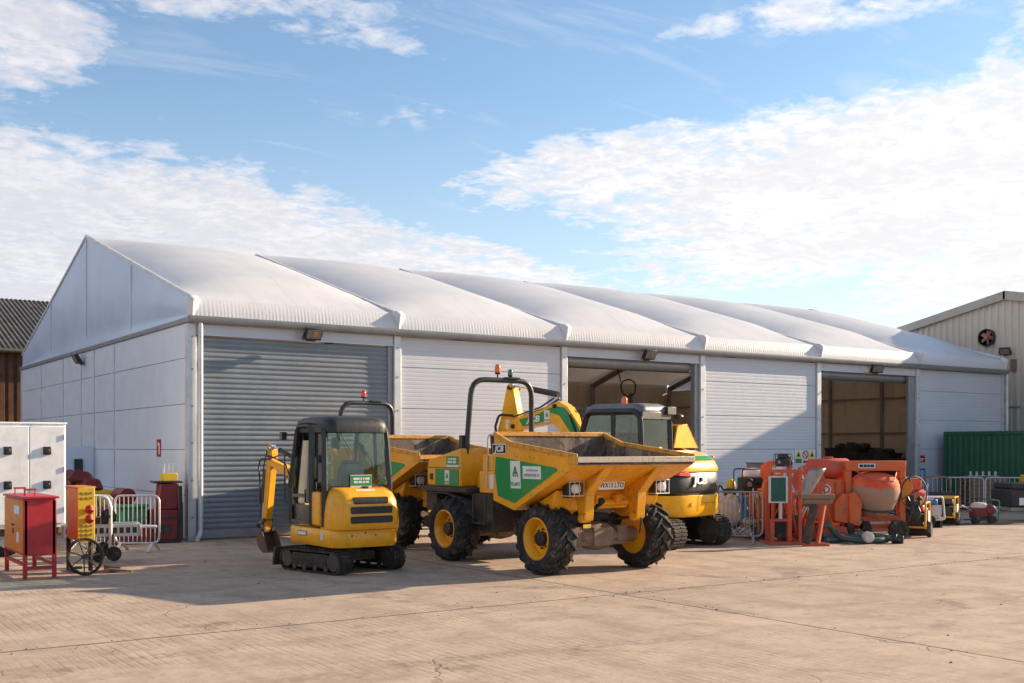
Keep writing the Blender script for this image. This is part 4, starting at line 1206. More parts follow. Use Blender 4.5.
mb = MB(); mb.b2((-.22, -.15, .46), (-.02, .15, .68)); mb.cyl((0, 0, .40), (0, 0, .78), .10, n=16); mb.prism([(-.05, .42), (.22, .46), (.26, .78), (.12, .86), (-.02, .78)], -.12, .12)
S_obj(mb, 'swing_post', M['yellow_worn'], bevel=.015)
bp = [(.16, .62), (.10, .74), (.20, 1.20), (.55, 1.64), (1.05, 1.79), (1.13, 1.88), (1.20, 1.83), (1.16, 1.71), (.66, 1.50), (.37, 1.14), (.27, .66)]
mb = MB(); mb.prism(bp, -.085, .085); bo = S_obj(mb, 'boom', M['yellow'], bevel=.014)
dp = [(1.06, 1.98), (1.13, 2.06), (1.19, 2.01), (1.21, 1.80), (1.335, .64), (1.30, .52), (1.235, .54), (1.215, .70), (1.09, 1.62), (1.06, 1.84)]
mb = MB(); mb.prism(dp, -.07, .07); di = S_obj(mb, 'dipper', M['yellow'], bevel=.012)
mb = MB(); mb.at((0, 0, 0)); bucket_mb(mb, (1.28, .52), .32, .74, .10); S_obj(mb, 'bucket', M['bucket'], bevel=.006)
mb = MB(); mb.prism([(1.20, .72), (1.36, .56), (1.42, .60), (1.26, .76)], -.10, .10); mb.cyl((1.28, -.14, .52), (1.28, .14, .52), .04, n=10); mb.cyl((1.40, -.13, .62), (1.40, .13, .62), .035, n=10)
S_obj(mb, 'bucket_link', M['chassis'], bevel=.008)


def SV(p): return SM @ Vector(p)


ram(bo, SV((.62, 0, 1.86)), SV((1.12, 0, 2.03)), .042, .6)
ram(di, SV((1.30, 0, 1.62)), SV((1.40, 0, .66)), .036, .62)
ram(bo, SV((.27, 0, .60)), SV((.66, 0, 1.42)), .045, .6)
mb = MB(); mb.tube([(.85, .10, 1.86), (1.10, .11, 1.80), (1.33, .10, 1.82), (1.38, .10, 1.66), (1.34, .10, 1.30), (1.35, .10, 1.0)], .014, n=6, rad=.12)
mb.tube([(.3, .11, 1.0), (.62, .11, 1.72), (1.05, .11, 1.86), (1.2, .11, 1.86)], .014, n=6, rad=.12)
S_obj(mb, 'hydraulic_hose', M['hose'])

for p in ((1.13, 1.83), (1.12, 1.99), (1.28, .60), (.19, .68), (.64, 1.50)):
    mb = MB(); mb.cyl((p[0], -.10, p[1]), (p[0], .10, p[1]), .034, n=12); mb.cyl((p[0], -.108, p[1]), (p[0], .108, p[1]), .018, n=8); S_obj(mb, 'pivot_pin', M['steel'])
mb = MB(); mb.tube([(1.16, .09, 1.95), (1.235, .10, 1.70), (1.30, .10, 1.2), (1.335, .10, .75)], .010, n=6); mb.tube([(1.16, -.09, 1.95), (1.235, -.10, 1.70), (1.30, -.10, 1.2), (1.335, -.10, .75)], .010, n=6); S_obj(mb, 'hydraulic_hose', M['hose'])
mb = MB()
for x, y, z in ((-.918, .30, .62), (-.918, -.12, .62), (-.86, .50, .62), (-.918, .06, .66)): mb.cyl((x, y, z), (x + .04, y, z), .014, n=8)
U_obj(mb, 'bolt', M['chassis'], sk)
mb = MB(); mb.b2((-.915, -.50, .815), (-.90, .50, .822)); U_obj(mb, 'cover_joint', M['black'], ec)
mb = MB(); mb.tube([(-.54, .30, 2.30), (-.57, .30, 2.20), (-.56, .10, 1.9)], .010, n=5); mb.box((-.55, .30, 2.31), (.05, .06, .04)); U_obj(mb, 'wiper', M['black'], cab)
mb = MB(); mb.box((-.46, .40, 2.30), (.10, .14, .08)); U_obj(mb, 'work_lamp', M['black'], cab, bevel=.012)
# ---------------------------------------------------------------- larger excavator
MX = thing('midi_excavator', 'larger yellow excavator with rounded black and yellow counterweight behind the front dumper', 'excavator', (7.57, -6.00, 0), R(103))
T2 = MX
undercarriage(T2, -1.22, 1.15, 1.02, .42, .30, .86)
mb = MB(); mb.loft([rrect(.05, 0, 1.20, 1.0, .3, .84), rrect(.05, 0, 1.22, 1.03, .3, .90), rrect(.05, 0, 1.22, 1.03, .3, 1.0)]); mb.build('slewing_platform', M['yellow_bright'], T2, bevel=.01)


def tail(z, rx, hy, xfront=-.15):
    """D-shaped plan: rounded back, straight front"""
    pts = []
    for k in range(17):
        a = R(90 + 180 * k / 16)
        ca, sa = math.cos(a), math.sin(a)
        p = .62
        pts.append((xfront - .45 + (rx - .45) * (abs(ca) ** p) * (-1), hy * (abs(sa) ** p) * (1 if sa >= 0 else -1), z))
    return [(xfront, -hy, z)] + pts[::-1] + [(xfront, hy, z)]


mb = MB(); mb.loft([tail(.63, 1.26, 1.0), tail(.69, 1.31, 1.04), tail(1.03, 1.32, 1.05), tail(1.06, 1.32, 1.05)]); cw = mb.build('counterweight', M['yellow_bright'], T2, smooth=50, bevel=.006)
mb = MB(); mb.loft([tail(1.055, 1.27, 1.0), tail(1.12, 1.31, 1.04), tail(1.16, 1.325, 1.05), tail(1.48, 1.30, 1.035), tail(1.53, 1.27, 1.02)]); mb.build('engine_door', M['black'], T2, smooth=50, bevel=.004)
mb = MB(); mb.loft([tail(1.525, 1.31, 1.04), tail(1.60, 1.32, 1.04), tail(1.74, 1.25, .99), tail(1.88, 1.08, .86), tail(1.95, .86, .70)]); et = mb.build('engine_cover', M['yellow_bright'], T2, smooth=50, bevel=.005)
mb = MB(); mb.loft([tail(1.752, 1.248, .988), tail(1.83, 1.155, .918)]); mb.bm.transform(Matrix.Scale(1.006, 4)); mb.build('green_decal', M['green'], et, smooth=50)
# lettering and tail lamps on the rounded back
bx = Vector((-1.455, .0, 1.50))
text_obj('lettering', 'JCB', .23, M['txt_white'], T2, (-1.484, .10, 1.355), (0, -1, 0), (.1, 0, 1), shear=.25, bold=.008, sx=1.25, depth=.012)
mb = MB(); mb.prism([(.36, 1.43), (.80, 1.46), (.76, 1.52), (.44, 1.52)], -1.462, -1.26, 'yz'); mb.build('tail_light', M['redlens'], T2, bevel=.004)
mb = MB(); mb.cyl((-1.475, .35, .88), (-1.40, .35, .88), .04, n=10); mb.b2((-1.475, -.5, .895), (-1.40, -.1, .91)); mb.build('weight_marking', M['yellow_worn'], cw)
# cab on the left
cf = MB(); xr, xf, ya, yb, zt = -.72, .98, 1.0, .0, 2.78
for y in (ya, yb):
    cf.tube([(xr, y, 1.0), (xr, y, 1.7), (xr + .05, y, zt - .05), (xf - .30, y, zt - .04), (xf + .02, y, 1.75), (xf, y, 1.0)], .05, rad=.22, sq=(.10, .10))
    cf.tube([(xr + .72, y, 1.0), (xr + .72, y, zt - .08)], .04, sq=(.08, .09))
cf.b2((xr - .04, yb, 1.62), (xr + .04, ya, 1.72)); cf.tube([(xr + .03, yb, zt - .13), (xr + .03, ya, zt - .13)], .03, sq=(.08, .16)); cf.tube([(xf - .22, yb, zt - .1), (xf - .22, ya, zt - .1)], .03, sq=(.08, .1))
cb = cf.build('cab', M['black'], T2, bevel=.015)
mb = MB(); mb.b2((xr + .05, ya - .02, 1.02), (xf - .04, ya + .01, 1.45)); mb.b2((xr + .05, yb - .01, 1.02), (xf - .04, yb + .02, 1.45)); mb.build('lower_side_panel', M['black'], cb, bevel=.01)
mb = MB(); rg = []
for z, gx, gy, r in ((zt - .12, .74, .49, .14), (zt - .04, .76, .50, .14), (zt + .06, .74, .48, .16), (zt + .12, .60, .38, .14)): rg.append(rrect(.04, .5, gx, gy, r, z, 6))
mb.loft(rg); mb.build('cab_roof', M['cabroof_light'], cb, smooth=60)
mb = MB()
mb.poly([(xr, yb + .06, 1.72), (xr, ya - .06, 1.72), (xr + .04, ya - .06, zt - .18), (xr + .04, yb + .06, zt - .18)])
for y in (ya - .01, yb + .01):
    mb.poly([(xr + .05, y, 1.45), (xr + .68, y, 1.45), (xr + .68, y, zt - .12), (xr + .09, y, zt - .12)])
    mb.poly([(xr + .76, y, 1.45), (xf - .02, y, 1.45), (xf - .03, y, 1.75), (xf - .30, y, zt - .12), (xr + .76, y, zt - .12)])
mb.poly([(xf, yb + .06, 1.1), (xf, ya - .06, 1.1), (xf + .02, ya - .06, 1.75), (xf - .24, ya - .06, zt - .14), (xf - .24, yb + .06, zt - .14), (xf + .02, yb + .06, 1.75)])
mb.build('cab_window', M['glass'], cb, smooth=0, solid=(.006,))
mb = MB(); mb.box((.0, .5, 1.35), (.5, .5, .16)); mb.box((-.30, .5, 1.75), (.15, .5, .75), rot=(0, -.1, 0)); mb.box((.05, .2, 1.5), (.6, .14, .3)); mb.box((.05, .82, 1.5), (.6, .14, .3)); mb.b2((-.3, .3, 1.0), (.3, .7, 1.3)); mb.build('seat', M['seat'], cb, bevel=.04, seg=3)
mb = MB(); mb.b2((xr - .06, .40, 1.78), (xr - .03, .50, 2.02)); mb.build('yellow_tag', M['signyellow'], cb, bevel=.006)
mb = MB(); mb.box((xr + .0, .06, zt - .02), (.14, .30, .16)); mb.tube([(xr, -.02, zt - .06), (xr - .02, -.16, zt - .12)], .015, n=6); mb.ell((xr - .04, -.22, zt - .13), (.09, .12, .055), 12, 8); mb.build('work_lamp', M['black'], cb, bevel=.02)
beacon(cb, (.0, .62, zt + .08), M['amber'], .062, .15, .04)
mb = MB(); mb.tube([(.0, -.05, zt - .1), (-.02, -.05, zt - .4)], .012, n=6); mb.build('grab_rail', M['black'], cb)
# yellow side housing with open flap to the right of the cab
mb = MB(); mb.prism([(-.72, 1.62), (.55, 1.62), (.55, 2.02), (-.30, 2.02), (-.55, 1.95)], -.95, -.08); mb.build('side_housing', M['yellow_bright'], T2, bevel=.03, seg=3)
mb = MB(); mb.prism([(-.95, 1.98), (-.30, 1.98), (-.62, 2.48)], -.62, .35) if False else None
mb.prism([(-.92, 2.00), (-.02, 2.00), (-.16, 2.46), (-.50, 2.50)], -.78, -.74, 'yz'); mb.prism([(-.92, 2.0), (-.50, 2.50), (-.46, 2.47), (-.86, 2.0)], -.78, .3, 'yz')
mb.build('engine_hatch', M['yellow_bright'], T2, bevel=.01)
mb = MB(); mb.b2((-.72, -.80, 2.0), (.2, -.16, 2.28)); mb.cyl((-.3, -.5, 2.2), (-.3, -.5, 2.42), .05, n=10); mb.build('engine', M['dark'], T2, bevel=.04)
# boom and dipper
yb_ = -.18
bxs = lambda x: x if x < 2.35 else 2.35 + (x - 2.35) * .78
bprof = [(1.05, 1.0), (1.02, 1.25), (1.62, 2.35), (2.09, 2.92), (2.36, 3.05), (2.58, 3.00), (3.05, 2.86), (4.20, 2.66), (4.34, 2.56), (4.30, 2.42), (4.10, 2.38), (3.10, 2.52), (2.62, 2.58), (2.30, 2.38), (1.72, 1.55), (1.34, .98)]
bprof = [(bxs(x), z) for x, z in bprof]
mb = MB(); mb.prism(bprof, yb_ - .15, yb_ + .15); bo = mb.build('boom', M['yellow_bright'], T2, bevel=.02)
for s in (-1, 1):
    mb = MB(); y = yb_ + s * .1515
    pr = [(3.75, 2.70), (3.05, 2.80), (2.62, 2.92), (2.30, 2.86), (2.02, 2.58), (1.75, 2.05), (1.62, 1.98), (1.72, 2.40), (2.0, 2.86), (2.16, 2.94), (2.42, 2.99), (2.66, 2.98), (3.08, 2.82)]
    pr = [(3.86, 2.655), (3.70, 2.495), (3.10, 2.56), (2.74, 2.62), (2.62, 2.80), (2.3, 2.72), (2.0, 2.36), (1.62, 1.85), (1.58, 2.1), (1.85, 2.60), (2.16, 2.90), (2.40, 2.93), (2.66, 2.90), (3.06, 2.78)]
    pr = [(bxs(x), z) for x, z in pr]
    mb.prism(pr, y - .003, y + .003); mb.build('green_decal', M['green'], bo, smooth=0)
    xd = (-1, 0, 0) if s > 0 else (1, 0, 0)
    text_obj('lettering', 'JCB', .20, M['txt_white'], bo, (bxs(3.30), y + s * .005, 2.655), xd, (0, 0, 1), shear=.25, bold=.006, sx=1.2)
    plant_decal(bo, (bxs(2.76), y + s * .004, 2.72), xd, (0, 0, 1), .26)
mb = MB(); mb.tube([(2.51, yb_ - .1, 3.12), (2.93, yb_ - .1, 2.92), (3.75, yb_ - .1, 2.72)], .022, n=6); mb.tube([(2.51, yb_ + .1, 3.12), (2.93, yb_ + .1, 2.92), (3.75, yb_ + .1, 2.72)], .022, n=6)
mb.tube([(1.3, yb_ + .17, 1.3), (1.75, yb_ + .17, 2.2), (2.0, yb_ + .18, 2.75)], .02, n=6)
for k in range(4): mb.tube([(1.95 - .05 * k, yb_ + .10 - .07 * k, 2.95), (1.78 - .05 * k, yb_ + .10 - .07 * k, 2.85), (1.6 - .03 * k, yb_ + .1 - .07 * k, 2.3), (1.3, yb_ + .1 - .07 * k, 1.5)], .02, n=6, rad=.15)
mb.tube([(3.68, yb_ + .2, 2.75), (4.10, yb_ + .22, 2.78), (4.22, yb_ + .22, 2.5), (4.15, yb_ + .2, 2.1)], .03, n=8, rad=.14)
mb.build('hydraulic_hose', M['hose'], bo)
dprof = [(3.62, 2.30), (3.58, 2.62), (3.78, 3.42), (3.86, 3.52), (3.96, 3.46), (4.14, 2.75), (4.33, 2.2), (4.37, 1.2), (4.31, .95), (4.19, .95), (4.01, 1.6)]
mb = MB()
mb.prism(dprof, yb_ - .11, yb_ + .11); di = mb.build('dipper', M['yellow_bright'], T2, bevel=.02)
tilt_panel(di, 'white_decal', M['white_dec'], (3.92, yb_ + .114, 2.55), (-1, 0, 0), (0, 0, 1), .12, .22)
ram(bo, (2.46, yb_, 3.20), (3.86, yb_, 3.46), .07, .62)
ram(di, (4.10, yb_, 2.9), (4.42, yb_, 1.1), .06, .6)
for s in (-1, 1): ram(bo, (1.28, yb_ + s * .1, .95), (1.98, yb_ + s * .19, 2.1), .06, .6)
for (x, z, r_) in ((2.44, 2.94, .05), (3.72, 2.50, .055), (3.83, 3.40, .05)):
    mb = MB(); mb.cyl((x, yb_ - .19, z), (x, yb_ + .19, z), r_, n=16); mb.cyl((x, yb_ - .21, z), (x, yb_ + .21, z), r_ * .5, n=10); mb.build('pivot_pin', M['chassis'], bo, bevel=.006)
mb = MB()
for k in range(4): mb.tube([(2.15 + .04 * k, yb_ - .12 + .08 * k, 2.95), (1.98 + .02 * k, yb_ - .14 + .09 * k, 2.80), (1.86, yb_ - .14 + .09 * k, 2.45), (1.55, yb_ - .12 + .08 * k, 1.8)], .022, n=6, rad=.12)
mb.build('hydraulic_hose', M['hose'], bo)
mb = MB(); bucket_mb(mb, (0, 0), .6, 1.3, -.25); mb.bm.transform(Matrix.Translation((4.27, yb_, .95))); mb.build('bucket', M['bucket'], T2, bevel=.008)
# ------------------------------------------------------------------ left-hand equipment
# white site cabin on wheels
T = thing('white_cabin', 'tall white cabin body with two doors and black square latches', 'cabin', (-2.97, -1.80, 0))
mb = MB(); mb.b2((-2.9, 0, .52), (0, 2.6, 2.44)); bd = mb.build('cabin_body', M['white'], T, bevel=.02)
for k, (a, b) in enumerate(((-2.68, -2.02), (-2.0, -1.33), (-1.31, -.655), (-.64, -.03))):
    mb = MB(); mb.b2((a, -.03, .60), (b, -.001, 2.40)); d = mb.build('door', M['white'], T, bevel=.008)
    mb = MB()
    xx = b - .33 if k % 2 == 0 else a + .22
    for z in (1.95, 1.32):
        x = (a + .30) if k == 3 else ((b - .36) if k == 2 else (a + b) / 2)
        mb.box((x, -.045, z), (.14, .035, .15)); mb.box((x, -.068, z - .01), (.075, .02, .09))
    mb.build('latch', M['black'], d, bevel=.015)
    for z in (.85, 1.6, 2.2):
        mb = MB(); mb.cyl((a + .01 if k % 2 == 0 else b - .01, -.04, z - .05), (a + .01 if k % 2 == 0 else b - .01, -.04, z + .05), .012, n=8); mb.build('hinge', M['inox'], d)
mb = MB(); mb.b2((-2.92, -.02, 2.44), (.02, 2.62, 2.475)); mb.build('roof_edge', M['white'], T, bevel=.01)
mb = MB(); mb.b2((-2.8, .1, .38), (-.1, 2.5, .52)); mb.b2((-.45, .05, 0.0), (-.38, .12, .4)); mb.b2((-2.6, .05, 0), (-2.53, .12, .4)); mb.build('cabin_chassis', M['chassis'], T, bevel=.01)
for x in (-1.0, -1.9):
    mb = MB(); mb.lathe([(.12, -.09), (.27, -.10), (.30, -.05), (.30, .05), (.27, .10), (.12, .09)], (x, .30, .30), 'y', 24); wl = mb.build('wheel', M['rubber'], T)
    mb = MB(); mb.cyl((x, .19, .30), (x, .25, .30), .14, n=18); mb.build('rim', M['inox'], wl)

# maroon hopper on legs with an orange end
T = thing('fuel_hopper', 'maroon steel bin on legs with orange end panel and white label', 'bin', (-4.42, -5.66, 0))
mb = MB(); mb.prism([(0, .36), (.46, .36), (.46, 1.24), (0, 1.24)], .02, 1.55, 'xz'); hb = mb.build('bin_body', M['maroon'], T, bevel=.012)
mb = MB(); mb.b2((-.03, -.03, 1.225), (.50, 1.58, 1.26)); mb.build('lid', M['maroon'], T, bevel=.008)
mb = MB(); mb.b2((-.012, .05, .40), (-.001, 1.52, 1.20)); ep = mb.build('end_panel', M['orange_box'], T, bevel=.004)
tilt_panel(ep, 'white_label', M['white_dec'], (-.0135, .42, .62), (0, -1, 0), (0, 0, 1), .16, .15)
mb = MB(); mb.tube([(-.012, .72, .80), (-.04, .72, .80), (-.04, .86, .80), (-.012, .86, .80)], .009, n=6); mb.b2((-.02, .76, .66), (-.010, .84, .74)); mb.build('latch_handle', M['black'], ep)
tilt_panel(ep, 'faded_sticker', M['pale_dec'], (-.0135, .50, 1.04), (0, -1, 0), (0, 0, 1), .42, .13)
mb = MB()
for y in (.05, 1.52):
    for x in (.02, .44): mb.tube([(x, y, 0), (x, y, .40)], .03, sq=(.05, .05))
lg = []
mb.bm.free()
for y in (.05, 1.52):
    for x in (.02, .44):
        mb = MB(); mb.b2((x - .03, y - .03, 0), (x + .03, y + .03, 1.2)); mb.build('leg', M['maroon'], T, bevel=.004)
mb = MB(); mb.tube([(.02, .05, .17), (.44, .05, .17)], .02, sq=(.04, .05)); mb.tube([(.02, .05, .22), (.02, 1.52, .22)], .02, sq=(.04, .05)); mb.tube([(.44, .05, .22), (.44, 1.52, .22)], .02, sq=(.04, .05)); mb.build('brace', M['maroon'], T)
for y in (.25, 1.05):
    mb = MB(); mb.tube([(.06, y, 1.25), (.06, y, 1.36), (.20, y, 1.36), (.20, y, 1.25)], .012, n=6); mb.box((.13, y, 1.36), (.18, .03, .03)); mb.build('lifting_eye', M['red'], T)

# power distribution box on a stand
T = thing('distribution_box', 'orange and yellow power distribution box with red sockets on black stand', 'power box', (-3.56, -5.24, 0))
mb = MB(); mb.b2((0, 0, .52), (.16, .72, 1.36)); bx_ = mb.build('box_body', M['orange_box'], T, bevel=.015)
mb = MB(); mb.b2((.005, -.028, .50), (.27, .0, 1.37)); mb.b2((.162, 0, .50), (.27, .72, 1.37)); fp = mb.build('socket_panel', M['yellowpl'], T, bevel=.01)
for z in (1.02, .87):
    mb = MB(); mb.cyl((.17, -.03, z), (.17, -.12, z - .03), .055, .05, 14); mb.cyl((.17, -.09, z + .05), (.17, -.13, z - .03), .058, n=14); mb.build('socket', M['red'], T, bevel=.004)
mb = MB()
for i in range(3):
    for j, z in enumerate((1.28, 1.20, .76, .69, .62)): mb.cyl((.06 + i * .075, -.029, z), (.06 + i * .075, -.04, z), .018, n=8)
mb.build('breaker', M['wood'], fp)
mb = MB(); mb.b2((-.02, -.01, 1.36), (.29, .74, 1.385)); mb.build('box_top', M['orange_box'], T, bevel=.006)
mb = MB(); mb.tube([(.02, .66, 0), (.02, .66, .55)], .03, sq=(.05, .05)); mb.tube([(.02, .05, .02), (.02, .72, .02), (.24, .72, .02)], .03, sq=(.05, .05)); mb.tube([(.22, .05, .03), (.22, .05, .52)], .03, sq=(.05, .05)); mb.build('stand', M['black'], T)
# loose spoked wheel leaning in front
T = thing('spoked_wheel', 'black spoked wheel leaning against the stand of the power box', 'wheel', (-3.50, -5.62, 0), R(10))
mb = MB(); mb.lathe([(.300, 0), (.288, .022), (.270, .016), (.262, 0), (.270, -.016), (.288, -.022)], (0, 0, 0), 'y', 40, closed=True)
mb.bm.transform(Matrix.Translation((0, .06, .298)) @ Matrix.Rotation(R(-10), 4, 'X')); mb.build('tyre', M['rubber_dusty'], T)
mb = MB(); mb.lathe([(.262, .012), (.250, 0), (.262, -.012)], (0, 0, 0), 'y', 32, closed=True)
for k in range(7): a = k * 2 * math.pi / 7; mb.tube([(.03 * math.cos(a), .03, .03 * math.sin(a)), (.255 * math.cos(a + .1), 0, .255 * math.sin(a + .1))], .010, n=6)
mb.cyl((0, -.05, 0), (0, .05, 0), .04, n=12); mb.bm.transform(Matrix.Translation((0, .06, .298)) @ Matrix.Rotation(R(-10), 4, 'X')); mb.build('spokes', M['chassis'], T)
# steel off-cut lying beside
mb = MB(); mb.tube([(0, 0, .02), (.25, -.05, .06), (.55, -.18, .02)], .03, sq=(.07, .03)); mb.box((.3, .1, .05), (.22, .14, .08), rot=(0, .2, .4))
tag(mb.build('scrap_bracket', M['wood'], bevel=.004), 'rusty bent bracket lying on the ground by the spoked wheel', 'scrap', loc=(-3.32, -5.35, 0))

# grey wheeled trolley
T = thing('wheeled_trolley', 'grey steel wheeled trolley frame in front of the crowd barrier', 'trolley', (-2.62, -3.35, 0), R(-12))
mb = MB(); mb.b2((-.75, -.25, .44), (.55, -.21, .66)); mb.b2((-.75, .25, .44), (.55, .29, .66)); mb.b2((-.75, -.25, .44), (-.71, .29, .66)); mb.b2((.51, -.25, .44), (.55, .29, .66)); mb.tube([(.5, 0, .6), (.85, 0, .58)], .03, n=8)
fr = mb.build('trolley_frame', M['inox'], T, bevel=.006)
mb = MB()
for i in range(11): mb.b2((-.68 + i * .11, -.256, .50), (-.61 + i * .11, -.248, .60))
mb.build('slot', M['dark'], fr)
mb = MB(); mb.tube([(.05, -.27, .10), (.05, -.27, .95), (.0, -.27, 1.12), (-.10, -.27, 1.14)], .035, n=10, rad=.08); mb.build('jockey_post', M['inox'], T)
for x, y, r in ((-.15, -.30, .10), (.10, -.36, .15), (-.05, .30, .18), (.02, -.25, .62)):
    mb = MB(); z = r if r < .5 else .80; r = min(r, .13)
    mb.lathe([(.03, -.04), (r * .62, -.035), (r, -.03), (r, .03), (r * .62, .035), (.03, .04)], (x, y, z), 'y', 22); mb.cyl((x, y - .06, z), (x, y + .06, z), .03, n=10)
    mb.build('wheel', M['rubber'], T)
mb = MB(); mb.tube([(-.15, -.3, .11), (-.05, -.27, .3), (.05, -.27, .5)], .02, n=6); mb.tube([(.1, -.33, .2), (.1, -.27, .5)], .025, n=6); mb.box((-.25, 0, .72), (.3, .3, .12)); mb.cyl((-.1, 0, .7), (.15, 0, .78), .09, n=14); mb.build('axle_bracket', M['chassis'], T, bevel=.01)


# crowd barriers (one design, copied)
def build_barrier(w=2.1, mt='inox'):
    T = thing('crowd_barrier', '', 'barrier', group='galvanised crowd barriers')
    mb = MB(); h = 1.08
    mb.tube([(0, 0, .16), (0, 0, h), (w, 0, h), (w, 0, .16)], .020, n=8, rad=.14, closed=True); mb.build('outer_tube', M[mt], T)
    mb = MB(); k = int(w * (7.2 if w > 1.5 else 12))
    for i in range(1, k): mb.cyl((w * i / k, 0, .16), (w * i / k, 0, h), .0085, n=6)
    mb.build('bars', M[mt], T)
    for x in (.14 * w, w - .14 * w):
        mb = MB(); mb.tube([(x, -.34, .012), (x, -.04, .17), (x, .04, .17), (x, .34, .012)], .016, sq=(.05, .02)); mb.build('foot', M[mt], T)
    return T


def place(o, a, b, label):
    d = Vector(b) - Vector(a)
    o.location = (a[0], a[1], 0); o.rotation_euler = (0, 0, math.atan2(d.y, d.x)); o['label'] = label


bar0 = build_barrier()
place(bar0, (20.35, -1.05), (22.32, -1.75), 'crowd barrier standing across from the open bay post and the white wall panel')
bs0 = build_barrier(.86); place(bs0, (-2.02, -1.60), (-1.30, -2.10), 'short crowd barrier between the grey trolley and the red machine by the tent corner')
b = dup(bs0); place(b, (-2.68, -.98), (-2.06, -1.58), 'short crowd barrier partly hidden by the power box before the yellow bin')
b = dup(bar0); place(b, (22.36, -1.80), (23.95, -3.16), 'crowd barrier in front of the pallets beside the green container')
b = dup(bar0); place(b, (24.0, -3.2), (25.4, -4.75), 'crowd barrier behind the black trailer at the right edge')
bm0 = build_barrier(1.32, 'steel'); place(bm0, (8.68, -6.50), (9.55, -7.45), 'crowd barrier penning sacks and machines next to the orange hoist frame')

# red stepped machine by the tent corner
T = thing('red_floor_machine', 'red stepped machine with black base against the tent corner', 'machine', (-.60, .02, 0), R(-8))
mb = MB(); mb.b2((-.30, -.30, .06), (.26, .30, .70)); lo = mb.build('lower_case', M['maroon_dark'], T, bevel=.03, seg=3)
mb = MB(); mb.prism([(-.16, .70), (.26, .70), (.30, 1.24), (-.10, 1.26)], -.26, .26); mb.build('upper_case', M['maroon_dark'], T, bevel=.03, seg=3)
mb = MB(); mb.b2((-.34, -.32, 0), (.30, .32, .07)); mb.b2((.26, -.30, .05), (.36, .30, 1.2)); mb.b2((-.24, -.28, 1.26), (.36, .28, 1.30)); mb.build('black_trim', M['black'], T, bevel=.015)
mb = MB(); mb.b2((-.26, -.312, .50), (.22, -.301, .56)); mb.b2((-.18, -.312, .20), (.1, -.301, .40)); mb.build('grille', M['dark'], lo)
# yellow caddy with white cones on top
T = thing('cone_caddy', 'yellow tray of slim white cones on top of the red stepped machine', 'tray', (-.48, .02, 1.302))
mb = MB(); mb.box((0, 0, .08), (.28, .24, .16), top=(1.1, 1.1)); mb.build('tray', M['yellowpl'], T, bevel=.01)
for x in (-.09, .0, .09):
    mb = MB(); mb.cyl((x, 0, .16), (x + .01, 0, .38), .035, .012, 10); mb.build('cone', M['white'], T)
# more red plant and a green crate behind the barrier
T = thing('red_compactor', 'low dark red machine behind the crowd barrier by the tent wall', 'machine', (-1.25, 1.05, 0), R(5))
mb = MB(); mb.box((0, 0, .42), (.9, .6, .7), top=(.8, .8)); mb.build('machine_body', M['maroon_dark'], T, bevel=.06, seg=3)
mb = MB(); mb.cyl((.1, -.28, .95), (.1, .28, .95), .18, n=18); mb.build('roll', M['maroon_dark'], T)
mb = MB(); mb.tube([(-.4, -.2, .5), (-.6, -.2, 1.05), (-.6, .2, 1.05), (-.4, .2, .5)], .02, n=8, rad=.06); mb.build('handle', M['black'], T)
mb = MB(); mb.b2((-.3, -.2, 0), (.3, .2, .34)); mb.b2((-.34, -.24, .34), (.34, .24, .40)); tag(mb.build('storage_crate', M['mgreen'], bevel=.015), 'small green crate behind the bars of the left crowd barrier', 'crate', loc=(-1.3, .05, .42))
mb = MB(); mb.b2((-.4, -.3, 0), (.4, .3, .42)); tag(mb.build('timber_box', M['maroon_dark'], bevel=.02), 'dark red box under the green crate behind the barrier', 'box', loc=(-1.3, .05, 0))
# yellow bin with maroon lumps
T = thing('yellow_bin', 'yellow plastic grit bin heaped with dark red sacks against the gable wall', 'bin', (-1.5, 3.2, 0), R(92))
mb = MB(); mb.box((0, 0, .50), (1.5, 1.0, .92), top=(1.1, 1.1)); mb.build('bin_body', M['yellowpl'], T, bevel=.04, seg=3)
mb = MB(); mb.b2((-.84, -.58, .94), (.84, .58, 1.03)); mb.build('bin_rim', M['yellowpl'], T, bevel=.02)
for i, (x, y, z, a) in enumerate(((-.5, 0, 1.16, .3), (-.05, -.1, 1.18, -.2), (.45, .05, 1.16, .25), (.12, .1, 1.34, .6), (-.32, .1, 1.33, -.5))):
    mb = MB(); mb.box((x, y, z), (.52, .5, .25), rot=(.15, .2 * (-1) ** i, a), top=(.75, .7)); tag(mb.build('red_sack', M['maroon_dark'], bevel=.05, seg=3), 'dark red sack in the heap on the yellow grit bin', 'sack', 'red sacks on the yellow bin', loc=(-1.5, 3.2, 0), rz=R(92))
# open steel door leaf standing out from the gable
T = thing('door_leaf', 'blue grey steel door standing open from the gable wall', 'door', (-.10, 8.0, 0))
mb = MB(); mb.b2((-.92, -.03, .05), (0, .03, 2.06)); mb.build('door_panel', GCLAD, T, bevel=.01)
mb = MB(); mb.b2((-.86, -.05, 1.0), (-.78, .05, 1.16)); mb.cyl((-.82, -.10, 1.05), (-.82, .10, 1.05), .016, n=8); mb.build('handle', M['black'], T)
mb = MB(); mb.box((-.40, -.06, 1.45), (.22, .07, .5)); mb.build('closer_box', M['dark'], T, bevel=.01)
